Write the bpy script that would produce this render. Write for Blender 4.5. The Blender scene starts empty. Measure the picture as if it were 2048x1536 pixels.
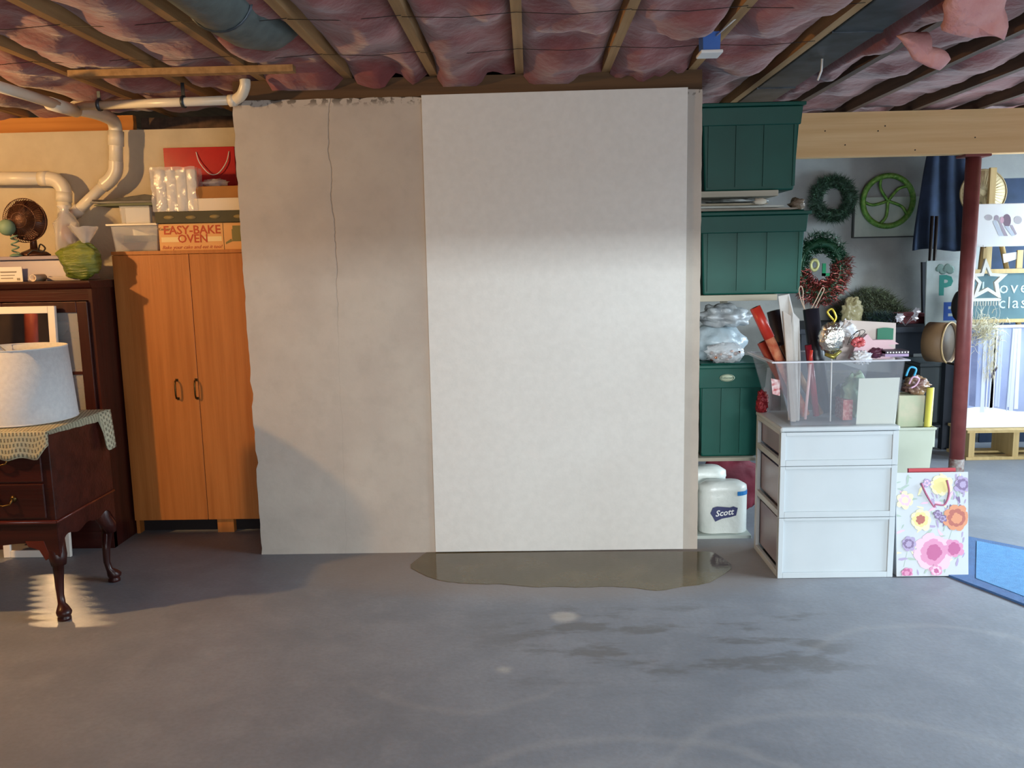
import bpy, bmesh, math, random
from mathutils import Vector, Matrix, noise
random.seed(7)
S = bpy.context.scene
COL = S.collection
PI = math.pi
# ------------------------------------------------------------------ camera
F, H = 1700.0, 1.45
yv = Vector((34/F, 250/F, -1)).normalized()
up = Vector((-.0175, 1, 0)); up = (up - yv*up.dot(yv)).normalized()
xv = yv.cross(up)
R = Matrix((xv, yv, up)).transposed()          # world -> camera
Ri = R.transposed()
cam = bpy.data.cameras.new('camera'); cam.sensor_width = 36; cam.lens = 36*F/2048
cam.clip_end = 60; cam.clip_start = .02
co = bpy.data.objects.new('camera', cam); COL.objects.link(co)
co.matrix_world = Matrix.Translation((0, 0, H)) @ Ri.to_4x4()
S.camera = co
CO = Vector((0, 0, H))
def P(px, py, x=None, y=None, z=None):
    d = Ri @ Vector(((px-1024)/F, (768-py)/F, -1))
    for i, v in enumerate((x, y, z)):
        if v is not None: return CO + d*((v-CO[i])/d[i])
# ------------------------------------------------------------------ world, lights, exposure
S.view_settings.view_transform = 'Standard'; S.view_settings.look = 'None'
S.view_settings.gamma = 1; S.view_settings.use_curve_mapping = False
S.view_settings.exposure = 0.0
W = bpy.data.worlds.new('world'); S.world = W; W.use_nodes = True
W.node_tree.nodes['Background'].inputs[0].default_value = (.55, .7, .9, 1)
W.node_tree.nodes['Background'].inputs[1].default_value = .35
def area(name, loc, rot, sx, sy, power, col, spread=PI):
    l = bpy.data.lights.new(name, 'AREA'); l.shape = 'RECTANGLE'; l.size = sx; l.size_y = sy
    l.energy = power; l.color = col; l.spread = spread
    o = bpy.data.objects.new(name, l); COL.objects.link(o); o.location = loc; o.rotation_euler = rot; return o
DAY = (.72, .88, 1.0)
o = area('sky_beyond_right_door', (7.6, 2.3, 3.5), (0, 0, 0), 4.2, 3.0, 1800, DAY)
o.rotation_euler = (Vector((7.6, 2.3, 3.5))-Vector((1.5, 3.2, .6))).to_track_quat('Z', 'Y').to_euler()
area('sky_band_beyond_rear_door', (.5, -16, 2.96), (PI/2, 0, 0), 9.0, .42, 3500, (.88, .97, 1.0))
area('fill_rear_door', (1.7, -2.62, 1.1), (PI/2, 0, 0), 3.0, 1.8, 120, (.96, .98, 1.0))  # added fill lamp at the rear door, lifts the room's ambient light
# added spots stand in for bulb light off the mirror, one per glass band
NB = 9
for k in range(NB):
    v = (k+.5)/NB; Yc = 3.86-.60*v; dY = .60/NB; zsrc = .50*(4.09-Yc); wid = .30+.16*v; xc = -2.325+.415*v
    src = Vector((-2.44, 4.09, zsrc)); tgt = Vector((xc, Yc, 0)); d = tgt-src; r = d.length; d.normalize()
    ty_ = dY*abs(d.z)/r*.72; tx_ = wid*abs(d.y)/r*.5
    l = bpy.data.lights.new('mirror_bounce_spot', 'SPOT'); l.color = (1, .64, .32); l.shadow_soft_size = .004; l.use_square = True; l.spot_blend = .5
    l.spot_size = 2*math.atan(.3); l.energy = 19*r*r/abs(d.z)*.5; l.specular_factor = 0
    o = bpy.data.objects.new('mirror_bounce_spot', l); COL.objects.link(o)
    xx = Vector((1, 0, 0)); xx = (xx-d*xx.dot(d)).normalized(); yy = (-d).cross(xx)
    o.matrix_world = Matrix.Translation(src) @ Matrix((xx*(tx_/.3), yy*(ty_/.3), -d)).transposed().to_4x4()
area('daylight_alcove_window', (4.35, 5.75, 1.4), (0, PI/2, 0), .8, .8, 70, DAY)
bl = bpy.data.lights.new('warm_bulb', 'POINT'); bl.energy = 150; bl.color = (1, .58, .22); bl.shadow_soft_size = .035
bo = bpy.data.objects.new('warm_bulb', bl); COL.objects.link(bo); bo.location = (-3.25, 2.75, 2.02)
# ------------------------------------------------------------------ materials
def lin(c):
    if isinstance(c, str):
        c = [int(c[i:i+2], 16)/255 for i in (0, 2, 4)]
        return tuple((v/12.92 if v <= .04045 else ((v+.055)/1.055)**2.4) for v in c)
    return c
MC = {}
def mat(name, c1, c2=None, rough=.6, metal=0, scale=8, bump=0, bscale=None, stretch=None, alpha=1, trans=0, emit=None, sheen=0, detail=6, bias=.5, spec=.5, sss=0, ior=1.45):
    if name in MC: return MC[name]
    m = bpy.data.materials.new(name); m.use_nodes = True; nt = m.node_tree; N = nt.nodes; L = nt.links
    b = N['Principled BSDF']; c1 = lin(c1)
    b.inputs['Roughness'].default_value = rough; b.inputs['Metallic'].default_value = metal
    b.inputs['Specular IOR Level'].default_value = spec; b.inputs['IOR'].default_value = ior
    b.inputs['Alpha'].default_value = alpha; b.inputs['Transmission Weight'].default_value = trans
    b.inputs['Base Color'].default_value = (*c1, 1)
    if sheen: b.inputs['Sheen Weight'].default_value = sheen
    if emit: b.inputs['Emission Color'].default_value = (*lin(emit[0]), 1); b.inputs['Emission Strength'].default_value = emit[1]
    tc = N.new('ShaderNodeTexCoord'); mp = N.new('ShaderNodeMapping'); L.new(tc.outputs['Object'], mp.inputs[0])
    if stretch: mp.inputs['Scale'].default_value = stretch
    if c2 is not None:
        n = N.new('ShaderNodeTexNoise'); n.inputs['Scale'].default_value = scale; n.inputs['Detail'].default_value = detail
        L.new(mp.outputs[0], n.inputs['Vector'])
        r = N.new('ShaderNodeValToRGB'); r.color_ramp.elements[0].position = bias-.18; r.color_ramp.elements[1].position = bias+.18
        r.color_ramp.elements[0].color = (*c1, 1); r.color_ramp.elements[1].color = (*lin(c2), 1)
        L.new(n.outputs['Fac'], r.inputs[0]); L.new(r.outputs[0], b.inputs['Base Color'])
    if bump:
        n2 = N.new('ShaderNodeTexNoise'); n2.inputs['Scale'].default_value = bscale or scale*4; n2.inputs['Detail'].default_value = 5
        L.new(mp.outputs[0], n2.inputs['Vector'])
        bp = N.new('ShaderNodeBump'); bp.inputs['Strength'].default_value = bump; bp.inputs['Distance'].default_value = .01
        L.new(n2.outputs['Fac'], bp.inputs['Height']); L.new(bp.outputs[0], b.inputs['Normal'])
    MC[name] = m; return m
class NT:   # tiny node helper
    def __init__(s, m): s.t = m.node_tree; s.N = s.t.nodes; s.L = s.t.links
    def n(s, typ, ins=None, **kw):
        o = s.N.new('ShaderNode'+typ)
        for k, v in kw.items(): setattr(o, k, v)
        for k, v in (ins or {}).items():
            if hasattr(v, 'is_output') or isinstance(v, bpy.types.NodeSocket): s.L.new(v, o.inputs[k])
            else: o.inputs[k].default_value = v
        return o.outputs[0]
    def math(s, op, a, b=0.0, c=None, clamp=False):
        i = {0: a, 1: b}
        if c is not None: i[2] = c
        o = s.n('Math', i, operation=op); o.node.use_clamp = clamp; return o
    def mix(s, f, a, b, bt='MIX'):
        o = s.N.new('ShaderNodeMix'); o.data_type = 'RGBA'; o.blend_type = bt
        for k, v in ((0, f), (6, a), (7, b)):
            if isinstance(v, bpy.types.NodeSocket): s.L.new(v, o.inputs[k])
            else: o.inputs[k].default_value = v
        return o.outputs[2]
    def sm(s, v, a, b, lo=0.0, hi=1.0):
        o = s.N.new('ShaderNodeMapRange'); o.interpolation_type = 'SMOOTHSTEP'
        s.L.new(v, o.inputs[0])
        for k, q in zip((1, 2, 3, 4), (a, b, lo, hi)): o.inputs[k].default_value = q
        return o.outputs[0]
    def noise(s, vec, scale, detail=5, rough=.5):
        return s.n('TexNoise', {'Vector': vec, 'Scale': scale, 'Detail': detail, 'Roughness': rough})
def C4(h): return (*lin(h), 1)
# floor: worn concrete with scuff arcs and damp stains
def floor_mat():
    m = mat('concrete_floor', '8a8885', rough=.55); t = NT(m); b = t.N['Principled BSDF']
    g = t.N.new('ShaderNodeNewGeometry'); pos = g.outputs['Position']
    sx = t.N.new('ShaderNodeSeparateXYZ'); t.L.new(pos, sx.inputs[0]); X, Y = sx.outputs[0], sx.outputs[1]
    n1 = t.noise(pos, 1.3, 7, .6); n2 = t.noise(pos, 7, 6, .65); n3 = t.noise(pos, 60, 3)
    col = t.mix(t.sm(n1, .35, .65), C4('757b84'), C4('838992'))
    col = t.mix(t.sm(n2, .4, .75, 0, .35), col, C4('989ca2'))
    col = t.mix(t.sm(n3, .35, .7, 0, .18), col, C4('6d6a66'))
    # dirty damp blotches in front of the pier
    st = t.n('Mapping', {'Vector': pos, 'Scale': (1.0, 2.6, 1)}); n4 = t.noise(st, 2.6, 5, .6)
    bandY = t.math('MULTIPLY', t.sm(Y, 2.6, 2.9), t.sm(Y, 3.3, 3.5, 1, 0)); bandX = t.math('MULTIPLY', t.sm(X, -.4, .1), t.sm(X, 1.0, 1.3, 1, 0))
    col = t.mix(t.math('MULTIPLY', t.math('MULTIPLY', t.sm(n4, .5, .62), bandY), t.math('MULTIPLY', bandX, .5)), col, C4('524e48'))
    # brownish tide mark round the puddle
    dx = t.math('DIVIDE', t.math('SUBTRACT', X, .15), 1.25); dy = t.math('DIVIDE', t.math('SUBTRACT', Y, 3.95), .46)
    rr = t.math('ADD', t.math('SQRT', t.math('ADD', t.math('MULTIPLY', dx, dx), t.math('MULTIPLY', dy, dy))), t.math('MULTIPLY', n2, .35))
    col = t.mix(t.sm(rr, .95, 1.4, .55, 0), col, C4('8a8078'))
    # pale swept arcs of dried dust
    n5 = t.noise(pos, 3, 3)
    for cx, cy, r, w, a0, am in ((.25, 1.75, .75, .012, 1, .4), (.3, 1.6, .78, .02, 1, .3), (.9, 2.0, .62, .012, 1, .35), (-.25, 2.95, .42, .012, -1, .3), (.3, 1.5, .62, .016, 1, .28), (1.45, 2.75, .5, .012, 1, .35), (.2, 1.35, .58, .02, 1, .22)):
        ax = t.math('SUBTRACT', X, cx); ay = t.math('SUBTRACT', Y, cy)
        d = t.math('SQRT', t.math('ADD', t.math('MULTIPLY', ax, ax), t.math('MULTIPLY', t.math('MULTIPLY', ay, ay), 1.3)))
        d = t.math('ABSOLUTE', t.math('SUBTRACT', t.math('ADD', d, t.math('MULTIPLY', n5, .12)), r+.06))
        k = t.math('MULTIPLY', t.sm(d, 0, w*3.2, 1, 0), t.sm(t.math('MULTIPLY', ay, a0), 0.1, .3, 0, am*.36))
        col = t.mix(k, col, C4('b4b2ae'))
    # flecks of plaster
    for fx, fy, s_ in ((.12, 3.3, .07), (-.12, 2.86, .035), (.75, 1.95, .03)):
        d = t.n('VectorMath', {0: pos, 1: (fx, fy, 0)}, operation='DISTANCE'); d = d.node.outputs['Value']
        col = t.mix(t.math('MULTIPLY', t.sm(t.math('ADD', d, t.math('MULTIPLY', n2, .09)), s_, s_+.05, 1, 0), .55), col, C4('c4bfb6'))
    t.L.new(col, b.inputs['Base Color'])
    t.L.new(t.math('ADD', t.math('MULTIPLY', n2, .25), .42), b.inputs['Roughness'])
    bp = t.N.new('ShaderNodeBump'); bp.inputs['Strength'].default_value = .25; bp.inputs['Distance'].default_value = .004
    t.L.new(t.noise(pos, 45, 4), bp.inputs['Height']); t.L.new(bp.outputs[0], b.inputs['Normal'])
    return m
def pier_mat():
    m = mat('cast_concrete', 'a09890', rough=.85); t = NT(m); b = t.N['Principled BSDF']
    g = t.N.new('ShaderNodeNewGeometry'); pos = g.outputs['Position']
    sx = t.N.new('ShaderNodeSeparateXYZ'); t.L.new(pos, sx.inputs[0]); X, Z = sx.outputs[0], sx.outputs[2]
    n1 = t.noise(pos, 2.2, 6, .6); n2 = t.noise(pos, 11, 6, .6); n3 = t.noise(pos, 28, 4); n4 = t.noise(pos, 5, 5)
    col = t.mix(t.sm(n1, .35, .65), C4('b3aaa0'), C4('bdb5aa'))
    col = t.mix(t.sm(n2, .45, .75, 0, .22), col, C4('9d958b'))
    # hairline crack down the face
    cx = t.math('ADD', t.math('MULTIPLY', t.math('SUBTRACT', n4, .5), .075), t.math('ADD', t.math('MULTIPLY', Z, .012), -.948))
    d = t.math('ABSOLUTE', t.math('SUBTRACT', X, cx))
    k = t.math('MULTIPLY', t.sm(d, .0008, .004, 1, 0), t.sm(Z, 1.0, 1.6, .06, .5))
    col = t.mix(k, col, C4('57504a'))
    # broken, pitted top lip
    pit = t.math('MULTIPLY', t.sm(n3, .5, .56), t.sm(Z, 2.165, 2.205))
    col = t.mix(t.math('MULTIPLY', pit, .8), col, C4('4a4238'))
    t.L.new(col, b.inputs['Base Color'])
    bp = t.N.new('ShaderNodeBump'); bp.inputs['Strength'].default_value = .5; bp.inputs['Distance'].default_value = .006
    t.L.new(t.math('SUBTRACT', t.math('MULTIPLY', n3, .4), t.math('MULTIPLY', k, 1.0)), bp.inputs['Height']); t.L.new(bp.outputs[0], b.inputs['Normal'])
    return m
def wood_mat(name, a, c, scale=3, axis='z', rough=.5, knots=False):
    st = {'x': (.25, 6, 6), 'y': (6, .25, 6), 'z': (6, 6, .25)}[axis]
    return mat(name, a, c, rough=rough, scale=scale, stretch=st, bump=.12, bscale=scale*4, detail=8)
M_floor = floor_mat(); M_pier = pier_mat()
M_wall = mat('poured_wall', 'bdb198', 'cfc4ab', rough=.9, scale=5, bump=.3, bscale=30)
M_wallr = mat('cool_poured_wall', '8f9392', 'a1a5a3', rough=.9, scale=4, bump=.3, bscale=25)
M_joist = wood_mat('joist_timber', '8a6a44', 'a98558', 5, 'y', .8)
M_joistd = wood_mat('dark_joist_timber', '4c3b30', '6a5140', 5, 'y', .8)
M_plate = wood_mat('plate_timber', '46321f', '60462c', 4, 'x', .8)
M_sub = wood_mat('subfloor_board', '5b4330', '70563c', 4, 'x', .9)
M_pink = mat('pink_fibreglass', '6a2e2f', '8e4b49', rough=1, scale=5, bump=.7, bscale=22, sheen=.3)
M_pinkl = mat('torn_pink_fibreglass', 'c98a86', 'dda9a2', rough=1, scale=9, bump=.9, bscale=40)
M_lvl = wood_mat('laminated_beam', 'dcae76', 'ecc48e', 3, 'x', .7)
M_pvc = mat('cream_pvc', 'd9d2c0', 'e4dece', rough=.3, scale=6)
M_white = mat('white_paint', 'dcdcda', rough=.5)
M_black = mat('black_plastic', '1d1c1e', rough=.5)
M_steel = mat('dull_galvanised_steel', '3a4148', '59626a', rough=.4, metal=.7, scale=9)
M_iron = mat('dark_iron', '2a2624', rough=.5, metal=.6)
# ------------------------------------------------------------------ mesh helpers
class B:
    def __init__(s, xf=None): s.bm = bmesh.new(); s.xf = xf; s.mi = 0; s.smooth = False
    def add(s, vs, fs):
        if s.xf is not None: vs = [s.xf @ Vector(v) for v in vs]
        bv = [s.bm.verts.new(v) for v in vs]
        for f in fs:
            try: q = s.bm.faces.new([bv[i] for i in f]); q.material_index = s.mi; q.smooth = s.smooth
            except ValueError: pass
        return s
    def box(s, a, b):
        (x0, y0, z0), (x1, y1, z1) = a, b
        x0, x1 = sorted((x0, x1)); y0, y1 = sorted((y0, y1)); z0, z1 = sorted((z0, z1))
        return s.add([(x0,y0,z0),(x1,y0,z0),(x1,y1,z0),(x0,y1,z0),(x0,y0,z1),(x1,y0,z1),(x1,y1,z1),(x0,y1,z1)],
                     [(3,2,1,0),(4,5,6,7),(0,1,5,4),(1,2,6,5),(2,3,7,6),(3,0,4,7)])
    def taper(s, r0, z0, r1, z1):   # rects (x0,y0,x1,y1) at two heights
        a = [(r0[0],r0[1],z0),(r0[2],r0[1],z0),(r0[2],r0[3],z0),(r0[0],r0[3],z0)]
        b = [(r1[0],r1[1],z1),(r1[2],r1[1],z1),(r1[2],r1[3],z1),(r1[0],r1[3],z1)]
        return s.add(a+b, [(3,2,1,0),(4,5,6,7),(0,1,5,4),(1,2,6,5),(2,3,7,6),(3,0,4,7)])
    def tray(s, r0, z0, r1, z1, w=.004):   # open tapered tub with wall thickness
        def ring(r, z, i): return [(r[0]+i,r[1]+i,z),(r[2]-i,r[1]+i,z),(r[2]-i,r[3]-i,z),(r[0]+i,r[3]-i,z)]
        v = ring(r0,z0,0)+ring(r1,z1,0)+ring(r1,z1,w)+ring(r0,z0+w,w); f = [(3,2,1,0),(12,13,14,15)]
        for k in range(3):
            for i in range(4): a, b = k*4+i, k*4+(i+1)%4; f.append((a, b, b+4, a+4))
        return s.add(v, f)
    def tube(s, pts, r, n=10, cap=True):
        pts = [Vector(p) for p in pts]; rs = r if isinstance(r, (list, tuple)) else [r]*len(pts)
        vs, fs = [], []; nrm = None; sm = s.smooth; s.smooth = True
        for i, p in enumerate(pts):
            t = (pts[min(i+1, len(pts)-1)]-pts[max(i-1, 0)]).normalized()
            if nrm is None: nrm = t.orthogonal().normalized()
            else:
                nrm = nrm - t*nrm.dot(t); nrm = nrm.normalized() if nrm.length > 1e-6 else t.orthogonal().normalized()
            bn = t.cross(nrm)
            for k in range(n): a = 2*PI*k/n; vs.append(p+(nrm*math.cos(a)+bn*math.sin(a))*rs[i])
        for i in range(len(pts)-1):
            for k in range(n): a, b = i*n+k, i*n+(k+1)%n; fs.append((a, b, b+n, a+n))
        if cap: fs.append(tuple(range(n))[::-1]); fs.append(tuple(range((len(pts)-1)*n, len(pts)*n)))
        s.add(vs, fs); s.smooth = sm; return s
    def lathe(s, prof, c=(0,0,0), n=24, M=None, cap=True, sx=1, sy=1):   # prof: (r,z)
        vs, fs = [], []; c = Vector(c); sm = s.smooth; s.smooth = True
        for r, z in prof:
            for k in range(n):
                a = 2*PI*k/n; v = Vector((r*math.cos(a)*sx, r*math.sin(a)*sy, z)); v = (M @ v if M else v)+c; vs.append(v)
        for i in range(len(prof)-1):
            for k in range(n): a, b = i*n+k, i*n+(k+1)%n; fs.append((a, b, b+n, a+n))
        if cap: fs.append(tuple(range(n))[::-1]); fs.append(tuple(range((len(prof)-1)*n, len(prof)*n)))
        s.add(vs, fs); s.smooth = sm; return s
    def ball(s, c, r, n=16, m=10, lump=0, ls=6, sc=(1,1,1)):
        vs, fs = [], []; c = Vector(c); sm = s.smooth; s.smooth = True
        for j in range(m+1):
            th = PI*j/m
            for k in range(n):
                a = 2*PI*k/n; d = Vector((math.sin(th)*math.cos(a), math.sin(th)*math.sin(a), math.cos(th)))
                q = r*(1+lump*noise.noise(d*ls*.5+c*3)); vs.append(c+Vector((d.x*sc[0], d.y*sc[1], d.z*sc[2]))*q)
        for j in range(m):
            for k in range(n): a, b = j*n+k, j*n+(k+1)%n; fs.append((a, a+n, b+n, b))
        s.add(vs, fs); bmesh.ops.remove_doubles(s.bm, verts=s.bm.verts[:], dist=1e-5) if len(s.bm.verts) < 4000 else None
        s.smooth = sm; return s
    def prism(s, poly, y0, y1, plane='xz'):   # extrude a 2-D outline
        n = len(poly)
        mk = {'xz': lambda p, d: (p[0], d, p[1]), 'xy': lambda p, d: (p[0], p[1], d), 'yz': lambda p, d: (d, p[0], p[1])}[plane]
        vs = [mk(p, y0) for p in poly]+[mk(p, y1) for p in poly]
        return s.add(vs, [tuple(range(n)), tuple(range(n, 2*n))[::-1]]+[(i, i+n, (i+1) % n+n, (i+1) % n) for i in range(n)])
    def grid(s, fn, nu, nv, smooth=True):
        vs = [fn(i/nu, j/nv) for j in range(nv+1) for i in range(nu+1)]; sm = s.smooth; s.smooth = smooth
        s.add(vs, [(j*(nu+1)+i, j*(nu+1)+i+1, (j+1)*(nu+1)+i+1, (j+1)*(nu+1)+i) for j in range(nv) for i in range(nu)])
        s.smooth = sm; return s
    def torus(s, c, R_, r, M=None, n=32, m=8, squash=1):
        pts = []; c = Vector(c)
        vs, fs = [], []; sm = s.smooth; s.smooth = True
        for i in range(n):
            a = 2*PI*i/n
            for k in range(m):
                b = 2*PI*k/m; v = Vector(((R_+r*math.cos(b))*math.cos(a), (R_+r*math.cos(b))*math.sin(a), r*math.sin(b)*squash))
                vs.append((M @ v if M else v)+c)
        for i in range(n):
            for k in range(m): fs.append((i*m+k, ((i+1) % n)*m+k, ((i+1) % n)*m+(k+1) % m, i*m+(k+1) % m))
        s.add(vs, fs); s.smooth = sm; return s
    def text(s, body, size, M, depth=.0008, font=None, shear=0, sp=1.0, extra=0):
        c = bpy.data.curves.new('t', 'FONT'); c.body = body; c.size = size; c.extrude = depth; c.shear = shear
        c.align_x = 'CENTER'; c.align_y = 'CENTER'; c.space_character = sp; c.offset = extra; c.resolution_u = 2
        o = bpy.data.objects.new('t', c); COL.objects.link(o)
        me = bpy.data.meshes.new_from_object(o.evaluated_get(bpy.context.evaluated_depsgraph_get()))
        s.add([M @ v.co for v in me.vertices], [tuple(p.vertices) for p in me.polygons])
        bpy.data.objects.remove(o); bpy.data.curves.remove(c); bpy.data.meshes.remove(me); return s
WP = {}
def tag(o, label=None, cat=None, group=None, kind=None):
    for k, v in (('label', label), ('category', cat), ('group', group), ('kind', kind)):
        if v: o[k] = v
    return o
def obj(name, b, m, parent=None, bevel=0, smooth=False, label=None, normals=True, kind=None, solid=0):
    bm = b.bm
    if normals: bmesh.ops.recalc_face_normals(bm, faces=bm.faces[:])
    vs = [v.co for v in bm.verts]
    if parent: org = WP[parent.name]
    else: org = Vector(((min(v.x for v in vs)+max(v.x for v in vs))/2, (min(v.y for v in vs)+max(v.y for v in vs))/2, min(v.z for v in vs)))
    for v in bm.verts: v.co -= org
    me = bpy.data.meshes.new(name)
    if smooth:
        for f in bm.faces: f.smooth = True
    bm.to_mesh(me); bm.free()
    for q in (m if isinstance(m, (list, tuple)) else [m]): me.materials.append(q)
    o = bpy.data.objects.new(name, me); COL.objects.link(o)
    if parent: o.parent = parent
    else: o.location = org
    WP[o.name] = org.copy()
    if solid: md = o.modifiers.new('s', 'SOLIDIFY'); md.thickness = solid; md.offset = 0
    if bevel: md = o.modifiers.new('b', 'BEVEL'); md.width = bevel; md.segments = 2; md.limit_method = 'ANGLE'
    if label: o['label'] = label
    if kind: o['kind'] = kind
    return o
def thing(name, label, cat, loc, group=None):
    o = bpy.data.objects.new(name, None); COL.objects.link(o); o.location = loc; o.empty_display_size = .05
    WP[o.name] = Vector(loc); return tag(o, label, cat, group)
def dup(o, parent=None, delta=None, M=None):
    c = o.copy(); COL.objects.link(c); WP[c.name] = WP[o.name].copy()
    if parent: c.parent = parent
    if delta is not None: c.location = Vector(o.location)+Vector(delta)
    for ch in [x for x in o.children if x.name in WP]: dup(ch, c)
    return c
def struct(name, b, m, parent=None, **k):
    o = obj(name, b, m, parent, **k)
    if not parent: o['kind'] = 'structure'
    return o
def rects(x0, z0, x1, z1): return [(x0, z0), (x1, z0), (x1, z1), (x0, z1)]
def arc(c, r, a0, a1, n, ax):   # arc points in plane given by two axes
    u, v = Vector(ax[0]), Vector(ax[1]); c = Vector(c)
    return [c+u*r*math.cos(a0+(a1-a0)*i/n)+v*r*math.sin(a0+(a1-a0)*i/n) for i in range(n+1)]
def fz(v, s=1.0): return noise.noise(Vector(v)*s)
def frontM(x, y, z, rz=0, rx=PI/2): return Matrix.Translation((x, y, z)) @ Matrix.Rotation(rz, 4, 'Z') @ Matrix.Rotation(rx, 4, 'X')
#SECTIONS
# ================================================================== STRUCTURE
CZ = 2.30      # underside of joists
XL, XR, YF = -4.0, 4.4, -2.7
struct('floor', B().box((XL-.1, YF-.1, -.1), (XR+.1, 7.1, 0)), M_floor)
PX0, PX1, PY, PZ = -1.372, .815, 4.10, 2.215
YB, YR = 4.90, 6.95
struct('wall_back', B().box((XL, YB, 0), (-1.2, YB+.2, 2.215)), M_wall)
struct('wall_right_alcove', B().box((PX1-.3, YR, 0), (XR, YR+.2, 2.6)), M_wallr)
M_pan = mat('dark_panelling', '3c3129', '54463a', rough=.8, scale=3)
struct('wall_left', B().box((XL-.1, YF, 0), (XL, YB+.2, 2.6)), M_pan)
w = struct('wall_right', B().box((XR, YF, 0), (XR+.1, .9, 2.6)).box((XR, .9, 2.1), (XR+.1, 7.1, 2.6)).box((XR, 4.3, 0), (XR+.1, 4.6, 2.1)).box((XR, 4.6, 0), (XR+.1, 5.3, 2.1)).box((XR, 5.3, 0), (XR+.1, 6.2, .95)).box((XR, 6.2, 0), (XR+.1, 7.1, 2.1)), M_wallr)
struct('wall_front', B().box((XL, YF-.1, 0), (.2, YF, 2.6)).box((3.2, YF-.1, 0), (XR, YF, 2.6)).box((.2, YF-.1, 2.03), (3.2, YF, 2.6)), M_wallr)
b = B()
for y0, y1, z0, z1 in ((.9, .98, 0, 2.1), (4.22, 4.3, 0, 2.1), (2.56, 2.64, 0, 2.1), (.9, 4.3, 2.02, 2.1), (.9, 4.3, 0, .05)): b.box((XR+.0, y0, z0), (XR+.08, y1, z1))
struct('door_1', b, M_white)
b = B()
for x0, x1, z0, z1 in ((.2, .26, 0, 2.03), (3.14, 3.2, 0, 2.03), (1.67, 1.73, 0, 2.03), (.2, 3.2, 0, .05), (.2, 3.2, 1.98, 2.03)): b.box((x0, YF-.09, z0), (x1, YF-.02, z1))
struct('door_2', b, M_white)
b = B()
for y0, y1, z0, z1 in ((5.3, 5.36, .95, 2.1), (6.14, 6.2, .95, 2.1), (5.3, 6.2, .95, 1.0), (5.3, 6.2, 2.05, 2.1)): b.box((XR, y0, z0), (XR+.08, y1, z1))
struct('window_2', b, M_white)
# pier: poured concrete block with broken left arris and lip
b = B(); nx, nz = 66, 70
def pf(u, v):
    x = PX0+(PX1-PX0)*u; z = PZ*v
    if u < .001: x += -.006+.014*abs(fz((0, 0, z), 26))+(.022*max(0, fz((3, 0, z), 9)) if z < 1.2 else 0)
    if u > .999: x += .003*fz((5, 2, z), 20)
    if v > .999: z += -.004-.012*abs(fz((x, 1, 0), 20))
    if v < .001: z = 0
    return (x, PY+.0015*fz((x, 0, z), 6), z)
b.grid(pf, nx, nz, False)
E_ = [v.co.copy() for v in b.bm.verts]
def pt(i, j): return E_[j*(nx+1)+i]
def side(idx):
    for a, c in zip(idx[:-1], idx[1:]):
        p, q = pt(*a), pt(*c); b.add([p, q, (q.x, YR if q.x > 0 else YB+.2, q.z), (p.x, YR if p.x > 0 else YB+.2, p.z)], [(0, 1, 2, 3)])
side([(0, j) for j in range(nz+1)]); side([(nx, j) for j in range(nz+1)])
b.box((PX0+.01, PY+.03, 0), (PX1-.01, 4.3, PZ-.02))
b.add([(PX0+.004, PY, PZ-.012), (PX1-.004, PY, PZ-.012), (PX1-.004, YR, PZ-.012), (PX0+.004, YR, PZ-.012)], [(0, 1, 2, 3)])
bmesh.ops.remove_doubles(b.bm, verts=b.bm.verts[:], dist=1e-5)
struct('wall_pier', b, M_pier)
# white panel fixed flat on the pier
t = thing('white_sheet', 'tall smooth white sheet panel covering the right half of the concrete pier', 'sheet', (.125, PY, 0))
M_panel = mat('matt_white_sheet', 'd3d3cf', 'd9d9d5', rough=.6, scale=30, bump=.05, bscale=90)
obj('board', B().prism([(-.494, .006), (.742, .004), (.746, 2.218), (-.487, 2.213)], PY-.012, PY-.0025), M_panel, t, bevel=.001)
# puddle
b = B(); top = []; bot = []
N_ = 60
for i in range(N_+1):
    u = i/N_; px = 822+(1462-822)*u
    lo = 1160+14*math.sin(u*2.6)+4*fz((u*9, 1, 1))+(8*math.exp(-((u-.78)/.06)**2))-24*math.exp(-(u/.05)**1.3)-30*max(0, (u-.88)/.12)**2
    hi = 1103+(26*(1-min(1, u/.05)))+26*max(0, (u-.93)/.07)**1.5
    hi = hi if .05 < u < .9 else hi+3*fz((u*30, 2, 0))
    top.append(P(px, hi, z=.0018)); bot.append(P(px, max(lo, hi+2)+1.2*fz((u*40, 3, 0)), z=.0018))
for q in top: q.y = min(q.y, PY-.004) if q.x < PX1+.01 else q.y
for i in range(N_):
    b.add([top[i], top[i+1], bot[i+1], bot[i]], [(0, 1, 2, 3)])
    b.add([bot[i], bot[i+1], bot[i+1]-Vector((0, 0, .0015)), bot[i]-Vector((0, 0, .0015))], [(0, 1, 2, 3)])
bmesh.ops.remove_doubles(b.bm, verts=b.bm.verts[:], dist=1e-5)
M_pud = mat('standing_water', '4b4024', '5e5236', rough=.08, scale=5, bump=.03, bscale=60, ior=1.5, spec=.6)
tag(obj('puddle', b, M_pud), 'long brownish puddle of water on the floor along the foot of the white panel', 'puddle')
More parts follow.
